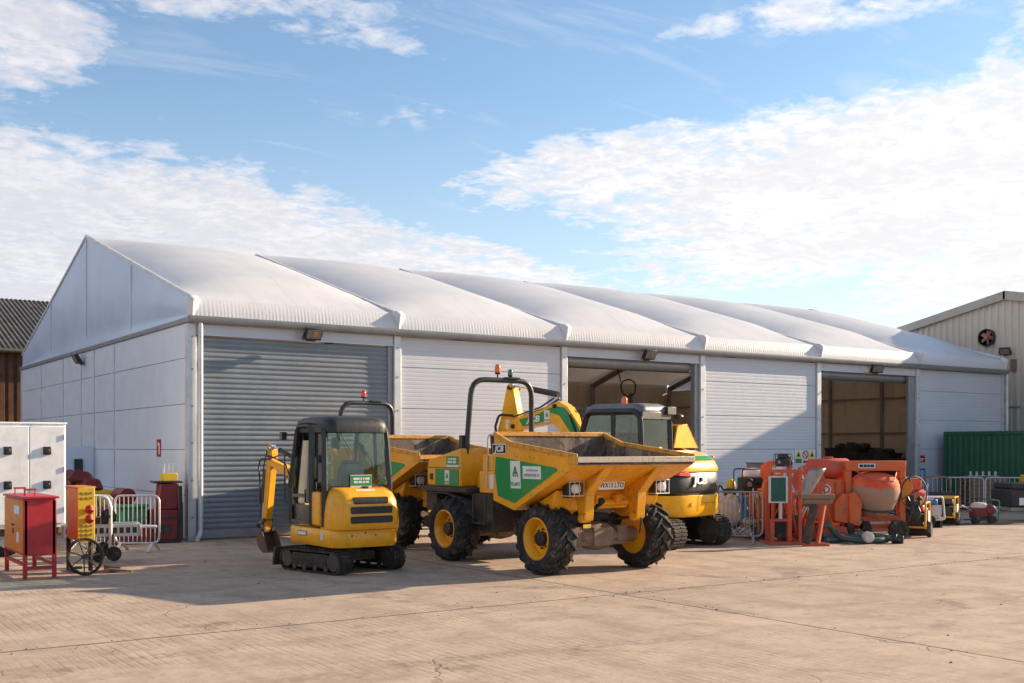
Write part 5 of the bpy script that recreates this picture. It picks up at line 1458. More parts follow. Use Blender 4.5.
# fire point sign on the gable
T = thing('fire_sign', 'small red and white fire point sign on the gable wall', 'sign', (-.066, 2.12, 2.0))
mb = MB(); mb.b2((-.008, -.15, -.20), (0, .15, .20)); mb.build('sign_plate', M['redlens'], T)
tilt_panel(T, 'white_symbol', M['white_dec'], (-.009, -.05, -.02), (0, -1, 0), (0, 0, 1), .09, .26, .002)
mb = MB(); mb.prism([(-.12, .05), (.02, .15), (.06, .05)], -.013, -.009, 'yz'); mb.build('white_symbol', M['white_dec'], T)
mb = MB(); mb.box((0, 0, 0), (.5, .35, .3), top=(.9, .9)); tag(mb.build('blue_tub', M['blue'], bevel=.03), 'blue plastic tub against the gable behind the white cabin', 'tub', loc=(-1.25, 9.6, .75))
mb = MB(); mb.b2((-.4, -.3, 0), (.4, .3, .6)); tag(mb.build('timber_box', M['wood'], bevel=.01), 'brown timber box carrying the blue tub by the gable', 'box', loc=(-1.25, 9.6, 0))


# floodlights (one design, copied)
def build_flood():
    T = thing('floodlight', '', 'floodlight', group='wall floodlights')
    mb = MB(); mb.box((0, -.16, 0), (.40, .11, .27), rot=(.5, 0, 0)); ho = mb.build('housing', M['black'], T, bevel=.012)
    mb = MB(); mb.box((0, -.212, -.03), (.34, .012, .21), rot=(.5, 0, 0)); mb.build('lens', M['greypl'], ho)
    mb = MB(); mb.box((0.03, -.222, -.036), (.10, .012, .12), rot=(.5, 0, 0)); mb.build('lamp_chip', M['lampwarm'], ho)
    mb = MB(); mb.tube([(-.22, -.16, 0), (-.22, -.05, -.13), (.22, -.05, -.13), (.22, -.16, 0)], .01, sq=(.03, .012)); mb.box((0, -.02, -.13), (.2, .05, .08)); mb.build('bracket', M['black'], T)
    return T


f0 = build_flood(); f0.location = (2.70, -.13, 4.60); f0['label'] = 'black floodlight above the closed grey roller shutter'
dup(f0, (12.75, -.13, 4.60), 0, 'black floodlight above the open bay behind the larger excavator')
dup(f0, (22.6, -.13, 4.60), R(-25), 'black floodlight above the far open bay')
dup(f0, (-.10, 9.2, 4.52), R(-90), 'black floodlight on the gable end below the fabric')
dup(f0, (31.48, .80, 5.66), R(-75), 'black floodlight on the beige shed beside the fan')
# ------------------------------------------------------------------ right-hand equipment (working in a cluster frame turned to the row)
def cw(r, d):      # metres right of and away from the photographer's spot -> yard
    s, c = math.sin(R(34.09)), math.cos(R(34.09))
    return (-7.83 + r * c + d * s, -23.89 - r * s + d * c)


def at(px_, d): return cw((px_ - 512) / 1122 * d, d)


FACE = R(-34.09)     # local +x = to the right, local -y = towards the open yard

# green container
T = thing('shipping_container', 'dark green corrugated shipping container behind the crowd barriers', 'container', (26.05, -.35, 0), R(-90))
mb = MB(); x = 0; pr = []
while x < 6.05:
    pr += [(x, 0), (x + .07, 0), (x + .105, .036), (x + .175, .036)]; x += .21
for y0, sg in ((0, -1), (-2.44, 1)): pass
for (xa, ya), (xb, yb) in zip(pr[:-1], pr[1:]):
    mb.poly([(xa, -.0 - ya, .12), (xb, -.0 - yb, .12), (xb, -.0 - yb, 2.46), (xa, -.0 - ya, 2.46)])
    mb.poly([(xa, 2.44 + ya, .12), (xb, 2.44 + yb, .12), (xb, 2.44 + yb, 2.46), (xa, 2.44 + ya, 2.46)])
mb.bm.transform(Matrix.Translation((0, -.0, 0)))
mb.b2((.02, .0, 2.44), (6.03, 2.44, 2.52)); mb.b2((0, .05, .12), (.05, 2.4, 2.46)); mb.b2((6.0, .05, .12), (6.05, 2.4, 2.46))
mb.build('container_walls', M['container'], T, smooth=0)
mb = MB()
for y in (-.02, 2.46):
    mb.b2((-.02, y - .04, 2.44), (6.07, y + .04, 2.56)); mb.b2((-.02, y - .04, 0), (6.07, y + .04, .15))
    for x in (0, 6.0): mb.b2((x - .03, y - .05, 0), (x + .08, y + .05, 2.56))
mb.build('container_frame', M['container'], T, bevel=.01)

# wall signs
def wall_sign(name, label, x, z, kind):
    T = thing(name, label, 'sign', (x, -.052 if kind != 'bell' else .0, z))
    if kind == 'tri':
        mb = MB(); mb.prism([(-.16, -.22), (.16, -.22), (.16, .24), (-.16, .24)], -.006, 0); mb.build('sign_plate', M['white_dec'], T)
        mb = MB(); mb.prism([(-.14, -.02), (.14, -.02), (0, .22)], -.012, -.006); mb.build('yellow_triangle', M['signyellow'], T)
        mb = MB(); mb.prism([(-.075, .015), (.075, .015), (0, .145)], -.016, -.012); mb.build('symbol', M['txt_black'], T)
        mb = MB(); mb.prism([(-.14, -.19), (.14, -.19), (.14, -.05), (-.14, -.05)], -.012, -.006); mb.build('text_band', M['mgreen'], T)
    elif kind == 'no':
        mb = MB(); mb.prism([(-.15, -.22), (.15, -.22), (.15, .24), (-.15, .24)], -.006, 0); mb.build('sign_plate', M['white_dec'], T)
        mb = MB(); mb.lathe([(.13, -.006), (.13, -.014), (.095, -.014), (.095, -.006)], (0, 0, .07), 'y', 24, closed=True); mb.box((0, -.012, .07), (.22, .008, .03), rot=(0, .8, 0)); mb.build('red_ring', M['redlens'], T)
        mb = MB(); mb.b2((-.11, -.012, -.19), (.11, -.006, -.11)); mb.build('text_band', M['redlens'], T)
    elif kind == 'red':
        mb = MB(); mb.b2((-.17, -.006, -.12), (.17, 0, .12)); mb.build('sign_plate', M['redlens'], T)
        mb = MB(); mb.b2((-.12, -.010, -.02), (.12, -.006, .02)); mb.b2((-.12, -.010, -.08), (.05, -.006, -.05)); mb.build('text_band', M['white_dec'], T)
    elif kind == 'blue':
        mb = MB(); mb.b2((-.16, -.006, -.25), (.16, 0, .25)); mb.build('sign_plate', M['signblue'], T)
        mb = MB(); mb.lathe([(.11, -.006), (.11, -.01), (0, -.01)], (0, 0, .09), 'y', 20); mb.b2((-.1, -.010, -.18), (.1, -.006, -.08)); mb.build('symbol', M['pale_dec'], T)
    else:
        mb = MB(); mb.b2((-.06, -.06, -.1), (.06, .02, .1)); mb.build('back_box', M['maroon'], T, bevel=.01)
        mb = MB(); mb.lathe([(.13, -.06), (.13, -.08), (.09, -.12), (0, -.13)], (0, 0, .03), 'y', 20); mb.build('gong', M['redlens'], T)


for px_, kind, nm, lb in ((799, 'tri', 'warning_sign', 'yellow triangle warning sign nearest the excavator on the white wall panel'), (806, 'no', 'prohibition_sign', 'red ring prohibition sign between two yellow triangle signs'), (812.5, 'tri', 'warning_sign', 'yellow triangle warning sign closest to the far open bay')):
    k = (px_ - 512) / 1122; s_, c_ = math.sin(R(34.09)), math.cos(R(34.09)); yy = 23.87
    X = (k * yy * c_ + yy * s_) / (c_ - k * s_) - 7.83
    wall_sign(nm, lb, X, 1.72, kind); bpy.context.view_layer.objects.active = None
for o in bpy.data.objects:
    if o.name.startswith(('warning_sign', 'prohibition_sign')) and o.parent is None: o.location.y = .012
wall_sign('safety_sign', 'small red safety sign on the last white wall panel', 25.25, 1.63, 'red')
wall_sign('safety_sign', 'blue mandatory sign under the red one on the last white wall panel', 25.27, 1.05, 'blue')
for o in bpy.data.objects:
    if o.name.startswith('safety_sign'): o.location.y = .012
wall_sign('alarm_bell', 'round red alarm bell on the wall panel behind the larger excavator', 15.32, 1.62, 'bell')


def mat_drum():
    t = NT('mortar_caked_drum')
    sp = t.n('ShaderNodeSeparateXYZ'); t.l(t.tc.outputs['Object'], sp.inputs[0])
    edge = t.math('ADD', sp.outputs[2], t.math('MULTIPLY', t.math('SUBTRACT', t.noise(4, 5, .6), .5), .35))
    cake = t.ramp(edge, 1.17, 1.10); n = t.noise(9, 6, .65)
    red = t.mix(t.ramp(t.noise(3, 5), .35, .7), (.62, .085, .03), (.66, .16, .07))
    cem = t.mix(t.ramp(n, .3, .7), (.40, .25, .17), (.30, .24, .19))
    cake = t.math('MAXIMUM', t.math('MULTIPLY', cake, t.ramp(n, .2, .5)), t.math('MULTIPLY', t.ramp(n, .58, .66), .5))
    return t.done(t.bsdf(t.mix(cake, red, cem), .75, 0, t.bump(n, .5, .02), .3))


M['drum'] = mat_drum()
# concrete / mortar mixer, orange, drum in a portal frame
def mixer(name, label, px_, d, rz, drum='drum', body='orange', k=1.0):
    T = thing(name, label, 'mixer', (*at(px_, d), 0), rz, 'orange mixers in the hire row')
    T.scale = (k, k, k)
    mb = MB()
    for x in (-.60, .60): mb.b2((x - .07, -.10, .12), (x + .07, .12, 1.66))
    mb.b2((-.67, -.13, 1.50), (.67, .15, 1.72)); mb.tube([(-.6, 0, .28), (.6, 0, .28)], .04, sq=(.10, .10)); fr = mb.build('portal_frame', M[body], T, bevel=.015)
    mb = MB(); mb.b2((-.40, -.135, 1.56), (-.02, -.131, 1.66)); mb.build('nameplate', M['pale_dec'], fr)
    print_marks(fr, (-.21, -.1355, 1.61), (1, 0, 0), (0, 0, 1), .32, .06, M['txt_black'], 10)
    mb = MB(); mb.lathe([(0, .40), (.20, .385), (.40, .33), (.50, .22), (.53, .08), (.51, -.10), (.42, -.34), (.33, -.46), (.31, -.50), (0, -.50)], (0, 0, 0), 'z', 32)
    mb.bm.transform(Matrix.Translation((0, -.06, 1.06)) @ Matrix.Rotation(R(14), 4, 'X')); dr = mb.build('drum', M[drum], T, smooth=50)
    mb = MB(); mb.lathe([(.40, -.37), (.46, -.37), (.46, -.33), (.40, -.33)], (0, 0, 0), 'z', 36, closed=True); mb.bm.transform(Matrix.Translation((0, -.06, 1.06)) @ Matrix.Rotation(R(14), 4, 'X')); mb.build('ring_gear', M['chassis'], dr)
    mb = MB(); mb.b2((-.52, -.12, .40), (.52, .10, .52)); mb.box((0, .1, .62), (.5, .4, .2)); mb.tube([(-.1, -.30, .55), (.3, -.3, .30)], .02, n=6); mb.build('cradle', M['redorange'], T, bevel=.02)
    mb = MB(); mb.prism([(-.98, .42), (-.67, .36), (-.64, 1.0), (-.80, 1.02), (-.98, .80)], -.30, .15); mb.build('side_guard', M[body], T, bevel=.015)
    for x, r, w_ in ((-.30, .21, .08), (.42, .22, .09), (-.55, .20, .08)):
        mb = MB(); y = -.32 if x > -.5 else .3
        mb.lathe([(.04, -w_), (r * .55, -w_ * .7), (r * .6, -w_), (r, -w_ * .7), (r, w_ * .7), (r * .6, w_), (r * .55, w_ * .7), (.04, w_)], (x, y, r), 'x' if x < 0 else 'y', 24); mb.build('wheel', M['rubber'] if x < 0 else M['rubber_dusty'], T)
    mb = MB(); mb.tube([(-.55, -.32, .21), (.5, -.32, .22)], .03, n=8); mb.tube([(-.5, -.32, .25), (-.4, 0, .4)], .03, n=6); mb.tube([(.45, -.3, .25), (.4, 0, .4)], .03, n=6); mb.build('axle', M['redorange'], T)
    mb = MB(); mb.box((.86, .12, .66), (.34, .36, .34)); mb.cyl((.86, -.06, .66), (.86, -.12, .66), .13, n=20); mb.box((.80, .1, .90), (.22, .2, .14)); mb.cyl((.98, .0, .86), (1.02, -.08, .92), .05, n=12); mb.build('engine', M['dark'], T, bevel=.02)
    mb = MB(); mb.tube([(.7, -.12, .95), (.78, -.2, .7), (.7, -.2, .45), (.6, -.16, .3)], .014, n=6, rad=.08); mb.tube([(.9, -.12, .8), (.96, -.2, .6), (.86, -.2, .42)], .012, n=6, rad=.06); mb.build('cable', M['hose'], T)
    mb = MB(); mb.tube([(-.45, -.14, 1.50), (-.2, -.62, 1.30), (.2, -.62, 1.28), (.45, -.14, 1.50)], .016, n=6, rad=.1); mb.build('guard_rail', M['redorange'], T)
    # tilting handwheel
    mb = MB(); mb.lathe([(.36, .016), (.378, 0), (.36, -.016), (.342, 0)], (0, 0, 0), 'y', 36, closed=True)
    for q in range(4): a = q * math.pi / 2 + .4; mb.tube([(0, 0.02, 0), (.35 * math.cos(a), 0, .35 * math.sin(a))], .012, n=6)
    mb.bm.transform(Matrix.Translation((.82, -.18, 1.02)) @ Matrix.Rotation(R(20), 4, 'Z')); mb.build('handwheel', M['chassis'], T)
    mb = MB(); mb.prism([(.50, .80), (.80, 1.10), (.72, 1.36), (.52, 1.30)], -.22, .1); mb.build('gear_guard', M['orange_box'], T, bevel=.02)
    return T


mixer('concrete_mixer', 'large orange mixer with mortar caked drum in a square portal frame', 874, 24.6, FACE + .05)
# second mixer body: hopper cabinet with flap
T = thing('mortar_mixer', 'orange mixer cabinet with round white sticker and side flap behind the hose', 'mixer', (*at(827, 24.5), 0), FACE + .1, 'orange mixers in the hire row')
mb = MB(); mb.prism([(-.33, .42), (.34, .36), (.32, 1.30), (-.32, 1.36)], -.10, .80); cbt = mb.build('cabinet', M['orange'], T, bevel=.02)
mb = MB()
for x in (-.30, -.12, .14, .29): mb.b2((x, -.122, .44), (x + .03, -.10, 1.28))
mb.b2((-.31, -.118, .80), (.31, -.10, .83))
mb.build('panel_rib', M['redorange'], cbt)
mb = MB(); mb.lathe([(.11, -.102), (.11, -.112), (0, -.112)], (-.06, 0, 1.10), 'y', 24); mb.build('round_sticker', M['white_dec'], T)
mb = MB(); mb.lathe([(.085, -.112), (.085, -.118), (.05, -.118), (.05, -.112)], (-.06, 0, 1.10), 'y', 20, closed=True); mb.build('sticker_ring', M['redlens'], T)
mb = MB(); mb.prism([(.37, .38), (.60, .30), (.66, .86), (.50, 1.05), (.37, 1.0)], -.34, .1); mb.build('side_flap', M['orange'], T, bevel=.012)
mb = MB(); mb.prism([(-.5, .02), (.4, .02), (.30, .30), (-.2, .34)], -.35, .6); mb.build('skid_base', M['redorange'], T, bevel=.02)
mb = MB(); mb.lathe([(.05, -.06), (.17, -.06), (.20, -.03), (.20, .05), (.05, .06)], (.42, -.2, .21), 'x', 20); mb.build('wheel', M['rubber_dusty'], T)
# pink-red drum lid on top
mb = MB(); mb.lathe([(0, -.45), (.22, -.44), (.24, -.40), (.24, .40), (.22, .44), (0, .45)], (0, 0, 0), 'x', 28); mb.b2((-.1, -.03, .2), (.1, .03, .28))
tag(mb.build('red_cylinder', M['redorange'], bevel=.01), 'faded red steel drum lying on top of the orange mixer cabinet', 'drum', loc=(*at(828, 24.9), 1.53), rz=FACE)
# red round sign leaning with white letters
T = thing('round_sign', 'round red sign with white letter A leaning behind the hoist', 'sign', (*at(806, 24.3), 0), FACE)
mb = MB(); mb.lathe([(.36, 0), (.36, .02), (0, .02)], (0, 0, 0), 'y', 36); mb.bm.transform(Matrix.Translation((.06, 0, 1.28)) @ Matrix.Rotation(R(-12), 4, 'X')); mb.lathe
sd = mb.build('sign_disc', M['redorange'], T)
text_obj('lettering', 'A', .30, M['txt_white'], T, (-.08, -.030, 1.30), (1, 0, 0), (0, .2, 1), bold=.008)
print_marks(T, (.16, -.030, 1.30), (1, 0, 0), (0, .2, 1), .22, .10, M['txt_white'], 11)
mb = MB(); mb.tube([(.06, .05, 0), (.06, .02, 1.3)], .02, n=8); mb.build('sign_pole', M['inox'], T)
# galvanised chute
mb = MB(); mb.grid(6, 8, lambda s, t: ((s - .5) * .34 + .36 * t, -.02 - .07 * math.sin(math.pi * s), .05 + .60 * t))
tag(mb.build('steel_chute', M['steel'], solid=(.012,)), 'galvanised curved chute propped between hoist frame and mixer cabinet', 'chute', loc=(*at(801, 23.7), .92), rz=FACE)

# material hoist frame with teal panel
T = thing('material_hoist', 'orange steel hoist frame with framed teal panel and base plate', 'hoist', (*at(782, 23.5), 0), FACE + .06)
mb = MB()
mb.b2((-.36, -.35, 0), (.40, .45, .035)); mb.b2((.11, -.045, .03), (.20, .045, 1.64)); mb.b2((-.25, -.04, .03), (-.17, .04, .46)); mb.b2((.36, .0, .03), (.43, .07, 1.6)); mb.b2((-.25, .3, .03), (-.17, .38, 1.3))
mb.b2((-.30, -.05, 1.48), (.44, .05, 1.55)); mb.b2((-.25, -.04, .46), (.2, .04, .52)); mb.tube([(-.2, 0, .5), (-.2, 0, 1.5)], .03, sq=(.05, .05)); mb.tube([(.15, .0, 1.0), (.42, .3, .05)], .03, sq=(.05, .05))
mb.build('hoist_frame', M['redorange'], T, bevel=.008)
mb = MB(); mb.b2((-.28, -.10, .88), (.06, -.075, 1.38)); mb.build('panel_mesh', M['teal'], T)
mb = MB(); mb.tube([(-.29, -.09, .87), (.07, -.09, .87), (.07, -.09, 1.40), (-.29, -.09, 1.40)], .02, sq=(.05, .05), closed=True); pf = mb.build('panel_frame', M['inox'], T)
mb = MB(); mb.tube([(-.05, -.115, 1.38), (-.02, -.12, 1.15), (-.16, -.115, .92)], .006, n=5); mb.build('cord', M['mgreen'], T)
mb = MB(); mb.b2((-.08, -.08, .52), (-.02, -.02, .86)); mb.build('slide_rail', M['inox'], T)
mb = MB(); mb.ell((.16, 0, 1.70), (.09, .09, .07), 12, 8); mb.build('pulley', M['chassis'], T)
# tow beam resting on trestle
T = thing('tow_beam', 'weathered grey brown beam resting level on a dark prop beside the hoist', 'beam', (*at(817, 22.9), 0), FACE)
mb = MB(); mb.b2((-.34, -.07, .96), (.34, .07, 1.06)); mb.b2((-.28, -.05, .86), (.30, .05, .955)); mb.build('beam', M['wood'], T, bevel=.015)
mb = MB(); mb.b2((-.26, -.04, .80), (-.06, .04, .86)); mb.tube([(-.05, 0, .86), (-.15, 0, .45), (-.22, 0, .05)], .05, sq=(.14, .10)); mb.build('prop', M['chassis'], T, bevel=.01)
mb = MB(); mb.tube([(.15, 0, .86), (.02, .02, .04)], .03, sq=(.07, .07)); mb.tube([(-.30, .0, .03), (.25, .0, .03)], .03, sq=(.08, .06)); mb.build('stand', M['redorange'], T, bevel=.006)

# small machines, sacks and oddments behind the middle barrier
def engine_pack(name, label, cat, loc, rz, c1='dark', c2='white', s=1.0, group=None):
    T = thing(name, label, cat, loc, rz, group); T.scale = (s, s, s)
    mb = MB(); mb.box((0, 0, .26), (.55, .42, .34)); mb.cyl((-.2, -.22, .28), (-.2, -.30, .28), .14, n=18); mb.cyl((.1, -.2, .36), (.1, -.26, .36), .09, n=14); mb.box((.24, -.06, .40), (.16, .22, .2)); mb.build('engine_block', M[c1], T, bevel=.03, seg=3)
    mb = MB(); mb.ell((.02, 0, .52), (.27, .2, .12), 16, 8, .7); mb.build('fuel_tank', M[c2], T)
    mb = MB(); mb.tube([(-.34, -.24, .02), (-.34, -.24, .62), (.34, -.24, .62), (.34, -.24, .02)], .016, n=8, rad=.08); mb.tube([(-.34, .24, .02), (-.34, .24, .62), (.34, .24, .62), (.34, .24, .02)], .016, n=8, rad=.08); mb.build('carry_frame', M['black'], T)
    mb = MB(); mb.cyl((-.05, .1, .5), (.18, .1, .55), .05, n=12); mb.cyl((-.2, -.30, .28), (-.2, -.33, .28), .06, n=12); mb.build('exhaust', M['steel'], T)
    return T


mb = MB(); mb.b2((-.62, -.35, .02), (.62, .35, .55)); mb.b2((-.66, -.4, .55), (.66, .4, .62)); mb.tube([(-.5, -.36, .1), (.5, -.36, .5)], .02, n=6); tag(mb.build('storage_bench', M['chassis'], bevel=.015), 'dark steel bench carrying the black engines behind the barrier', 'bench', loc=(*at(756, 25.6), 0), rz=FACE)
mb = MB(); mb.b2((-.5, -.22, .62), (.5, .22, .9)); tag(mb.build('storage_bench', M['dark'], bevel=.015), 'black upper tray of parts on the steel bench', 'tray', loc=(*at(757, 25.7), 0), rz=FACE)
engine_pack('engine_unit', 'black engine with white fuel tank on the bench behind the barrier', 'engine', (*at(752, 25.5), .905), FACE + .2)
engine_pack('engine_unit', 'small black engine perched on the orange hoist frame', 'engine', (*at(783, 23.5), 1.565), FACE - .1, 'dark', 'dark', .5)
mb = MB(); mb.box((0, 0, .2), (.62, .4, .4), top=(1.08, 1.08)); mb.b2((-.36, -.23, .40), (.36, .23, .44)); tag(mb.build('grey_tub', M['greypl'], bevel=.02), 'grey plastic tub at the back of the engine heap against the wall', 'tub', loc=(*at(762, 27.2), 1.22), rz=FACE)
mb = MB(); mb.b2((-.5, -.3, 0), (.5, .3, 1.22)); tag(mb.build('steel_cabinet', M['chassis'], bevel=.015), 'tall dark cabinet under the grey plastic tub', 'cabinet', loc=(*at(762, 27.2), 0), rz=FACE)
T = thing('disc_cutter', 'orange disc guard of a cut off saw above the hoist panel', 'saw', (*at(772, 24.4), 1.18), FACE)
mb = MB(); mb.lathe([(.22, -.05), (.25, -.03), (.25, .05), (.22, .07), (.05, .07), (.05, -.05)], (0, 0, .30), 'y', 32); mb.build('blade_guard', M['orange_pl'], T)
mb = MB(); mb.lathe([(.11, -.055), (.11, -.062), (0, -.062)], (.10, 0, .36), 'y', 20); mb.build('guard_sticker', M['white_dec'], T)
mb = MB(); mb.prism([(-.26, -.22), (-.16, .16), (-.06, .12), (-.16, -.3)], -.1, .1); mb.build('handle', M['orange_box'], T, bevel=.02)
mb = MB(); mb.b2((.02, -.12, -.1), (.4, .12, .16)); mb.build('saw_body', M['dark'], T, bevel=.03)
mb = MB()
for x in (-.26, .26):
    for y in (-.2, .2): mb.b2((x - .03, y - .03, 0), (x + .03, y + .03, 1.06))
mb.b2((-.3, -.25, 1.06), (.3, .25, 1.1)); mb.b2((-.28, -.22, .4), (.28, .22, .44)); mb.tube([(-.26, -.2, .1), (.26, -.2, 1.0)], .02, n=6); tag(mb.build('trestle', M['redorange'], bevel=.006), 'rusty orange trestle carrying the cut off saw', 'trestle', loc=(*at(773, 24.6), 0), rz=FACE)
T = thing('rotavator', 'black handled machine with yellow cap behind the blue sack', 'machine', (*at(730, 26.4), 0), FACE)
mb = MB(); mb.box((0, 0, .85), (.34, .3, .4), top=(.8, .8)); mb.b2((-.12, -.1, 0), (.12, .1, .65)); mb.build('engine_block', M['dark'], T, bevel=.05, seg=3)
mb = MB(); mb.ell((.02, 0, 1.14), (.11, .11, .14), 12, 8); mb.build('yellow_cap', M['yellowpl'], T)
mb = MB()
for s in (-1, 1): mb.tube([(s * .1, 0, .9), (s * .24, 0, 1.16), (s * .3, -.05, 1.0), (s * .3, -.1, .55)], .02, n=8, rad=.08)
mb.build('handle', M['black'], T)
for nm, lb, px_, d, r, z, mt in (('white_sack', 'crumpled white sack behind the barrier next to the excavator track', 729, 25.2, (.26, .24, .33), .55, 'bagwhite'), ('blue_sack', 'crumpled blue sack beside the white sack behind the barrier', 741, 25.3, (.24, .22, .30), .50, 'blue')):
    mb = MB(); mb.ell((0, 0, 0), r, 28, 18, .8, .22, hash(mt) % 7); mb.bm.transform(Matrix.Rotation(.1, 4, 'Y'))
    for i in range(3): mb.ell((.12 * (i - 1), -.08, .26 + .05 * (i % 2)), (.09, .08, .12), 12, 8, 1, .4, i)
    tag(mb.build(nm, M[mt], smooth=60), lb, 'sack', loc=(*at(px_, d), z), rz=FACE)
mb = MB(); mb.b2((-.55, -.3, 0), (.55, .3, .22)); mb.b2((-.5, -.28, .22), (-.4, .28, .28)); tag(mb.build('timber_box', M['wood'], bevel=.012), 'low timber box under the white and blue sacks', 'box', loc=(*at(736, 25.4), 0), rz=FACE)
engine_pack('poker_drive', 'small dusty engine on the ground at the foot of the barrier', 'engine', (*at(750, 25.0), .0), FACE + .4, 'steel', 'bagwhite', .7)
for i, (px_, d, h, mt) in enumerate(((752, 25.0, 1.1, 'steel'), (757, 25.0, 1.0, 'cement'), (746, 25.1, .95, 'steel'), (761, 24.9, 1.05, 'dark'))):
    mb = MB(); mb.tube([(0, 0, 0), (.02, .03, h * .6), (.05 * (-1) ** i, .12, h)], .022, n=8); mb.box((0, 0, .05), (.16, .12, .1))
    tag(mb.build('breaker_steel', M[mt], bevel=.01), ['worn steel breaker bar upright behind the barrier', 'cement coated breaker bar upright behind the barrier', 'shorter steel breaker bar beside the blue sack', 'dark breaker bar at the barrier end nearest the hoist'][i], 'breaker bar', loc=(*at(px_, d), 0), rz=FACE)


# loose clutter between the machines
def squiggle(n, rx, ry, z, seed, turns=2.2):
    out = []
    for i in range(n):
        a = turns * 2 * math.pi * i / n
        out.append((rx * math.cos(a) * (1 + .25 * noise.noise(Vector((i * .15, seed, 0)))), ry * math.sin(a) * (1 + .25 * noise.noise(Vector((i * .15, seed, 5)))), z + .12 * noise.noise(Vector((i * .2, seed, 9))) + .004 * i))
    return out
for nm, lb, cat, px_, d, z, rx, ry, r_, mt in (('cable_coil', 'tangled black cable lying over the bench behind the barrier', 'cable', 757, 25.3, 1.02, .26, .16, .016, 'hose'), ('cable_coil', 'black cable coil heaped beside the red compressor', 'cable', 893, 25.4, .45, .24, .14, .018, 'hose')):
    mb = MB(); mb.tube(squiggle(70, rx, ry, z, px_), r_, n=6); tag(mb.build(nm, M[mt]), lb, cat, loc=(*at(px_, d), 0), rz=FACE)
T = thing('floor_saw', 'dark floor saw on small wheels tucked under the orange hoist', 'saw', (*at(789, 24.0), 0), FACE)
mb = MB(); mb.box((0, 0, .30), (.55, .36, .22)); mb.box((.05, 0, .48), (.32, .3, .18)); mb.lathe([(.2, -.23), (.2, -.20), (0, -.20)], (-.2, 0, .26), 'y', 24); mb.build('saw_body', M['dark'], T, bevel=.025)
for x in (-.2, .22):
    mb = MB(); mb.lathe([(.03, -.04), (.10, -.035), (.12, 0), (.10, .035), (.03, .04)], (x, -.25, .12), 'y', 18); mb.build('wheel', M['rubber_dusty'], T)
mb = MB(); mb.tube([(.2, -.1, .4), (.45, -.1, .95), (.45, .1, .95), (.2, .1, .4)], .016, n=6, rad=.06); mb.build('handle', M['inox'], T)
for i, (px_, d, lb) in enumerate(((737, 24.6, 'galvanised scaffold clamp pile on the ground by the barrier foot'), (764, 24.2, 'rusty steel off cut heap between the barrier and the hoist base'))):
    mb = MB()
    for q in range(12): mb.box((random.uniform(-.26, .26), random.uniform(-.15, .15), random.uniform(.04, .22)), (random.uniform(.08, .26), .06, .05), rot=(random.uniform(-.6, .6), random.uniform(-.6, .6), random.uniform(0, 3)))
    tag(mb.build('scrap_heap', M['inox'] if i == 0 else M['chassis'], bevel=.006), lb, 'scrap', loc=(*at(px_, d), 0), rz=FACE)
for i, (px_, d, h, lean, mt, lb) in enumerate(((795, 24.9, 1.45, .12, 'redorange', 'red orange steel strut leaning behind the round sign'), (803, 24.6, 1.1, -.25, 'inox', 'galvanised tube leaning left against the orange plastic barrier'), (811, 24.0, 1.25, .2, 'orange', 'dented orange tube propped in front of the mixer cabinet'), (838, 24.0, .95, -.3, 'redorange', 'short red strut leaning on the mixer side flap'), (742, 25.6, 1.3, .1, 'orange_box', 'amber handled tool standing in the heap behind the barrier'))):
    mb = MB(); mb.tube([(0, 0, 0), (lean * .6, .06, h * .6), (lean, .12, h)], .022, n=8); mb.box((lean, .12, h), (.10, .05, .05), rot=(0, .3, 0)); tag(mb.build('steel_strut', M[mt], bevel=.004), lb, 'strut', loc=(*at(px_, d), 0), rz=FACE)

# orange plastic pedestrian barriers
def chapter8():
    T = thing('plastic_barrier', '', 'barrier', group='orange plastic barriers')
    mb = MB(); w = 1.3
    mb.b2((-w / 2, -.02, .86), (w / 2, .02, 1.0)); mb.b2((-w / 2, -.02, .18), (w / 2, .02, .34))
    for i in range(10): x = -w / 2 + .05 + i * (w - .1) / 9; mb.b2((x - .028, -.018, .34), (x + .028, .018, .86))
    mb.build('barrier_panel', M['orange_pl'], T, bevel=.008)
    for s in (-1, 1): mb = MB(); mb.b2((s * .45 - .06, -.25, .0), (s * .45 + .06, .25, .08)); mb.b2((s * .45 - .04, -.05, .08), (s * .45 + .04, .05, .2)); mb.build('foot', M['orange_pl'], T, bevel=.01)
    mb = MB(); mb.b2((-.5, -.026, .885), (.5, -.021, .975)); mb.build('reflective_strip', M['white_dec'], T)
    return T


c0 = chapter8(); c0.location = (*at(777, 25.2), 0); c0.rotation_euler = (0, 0, FACE + .1); c0['label'] = 'orange slatted plastic barrier right behind the hoist panel'
dup(c0, (*at(797, 25.6), 0), FACE - .15, 'orange slatted plastic barrier behind the round red sign')
dup(c0, (*at(822, 26.2), 0), FACE, 'orange slatted plastic barrier behind the mixer cabinet')

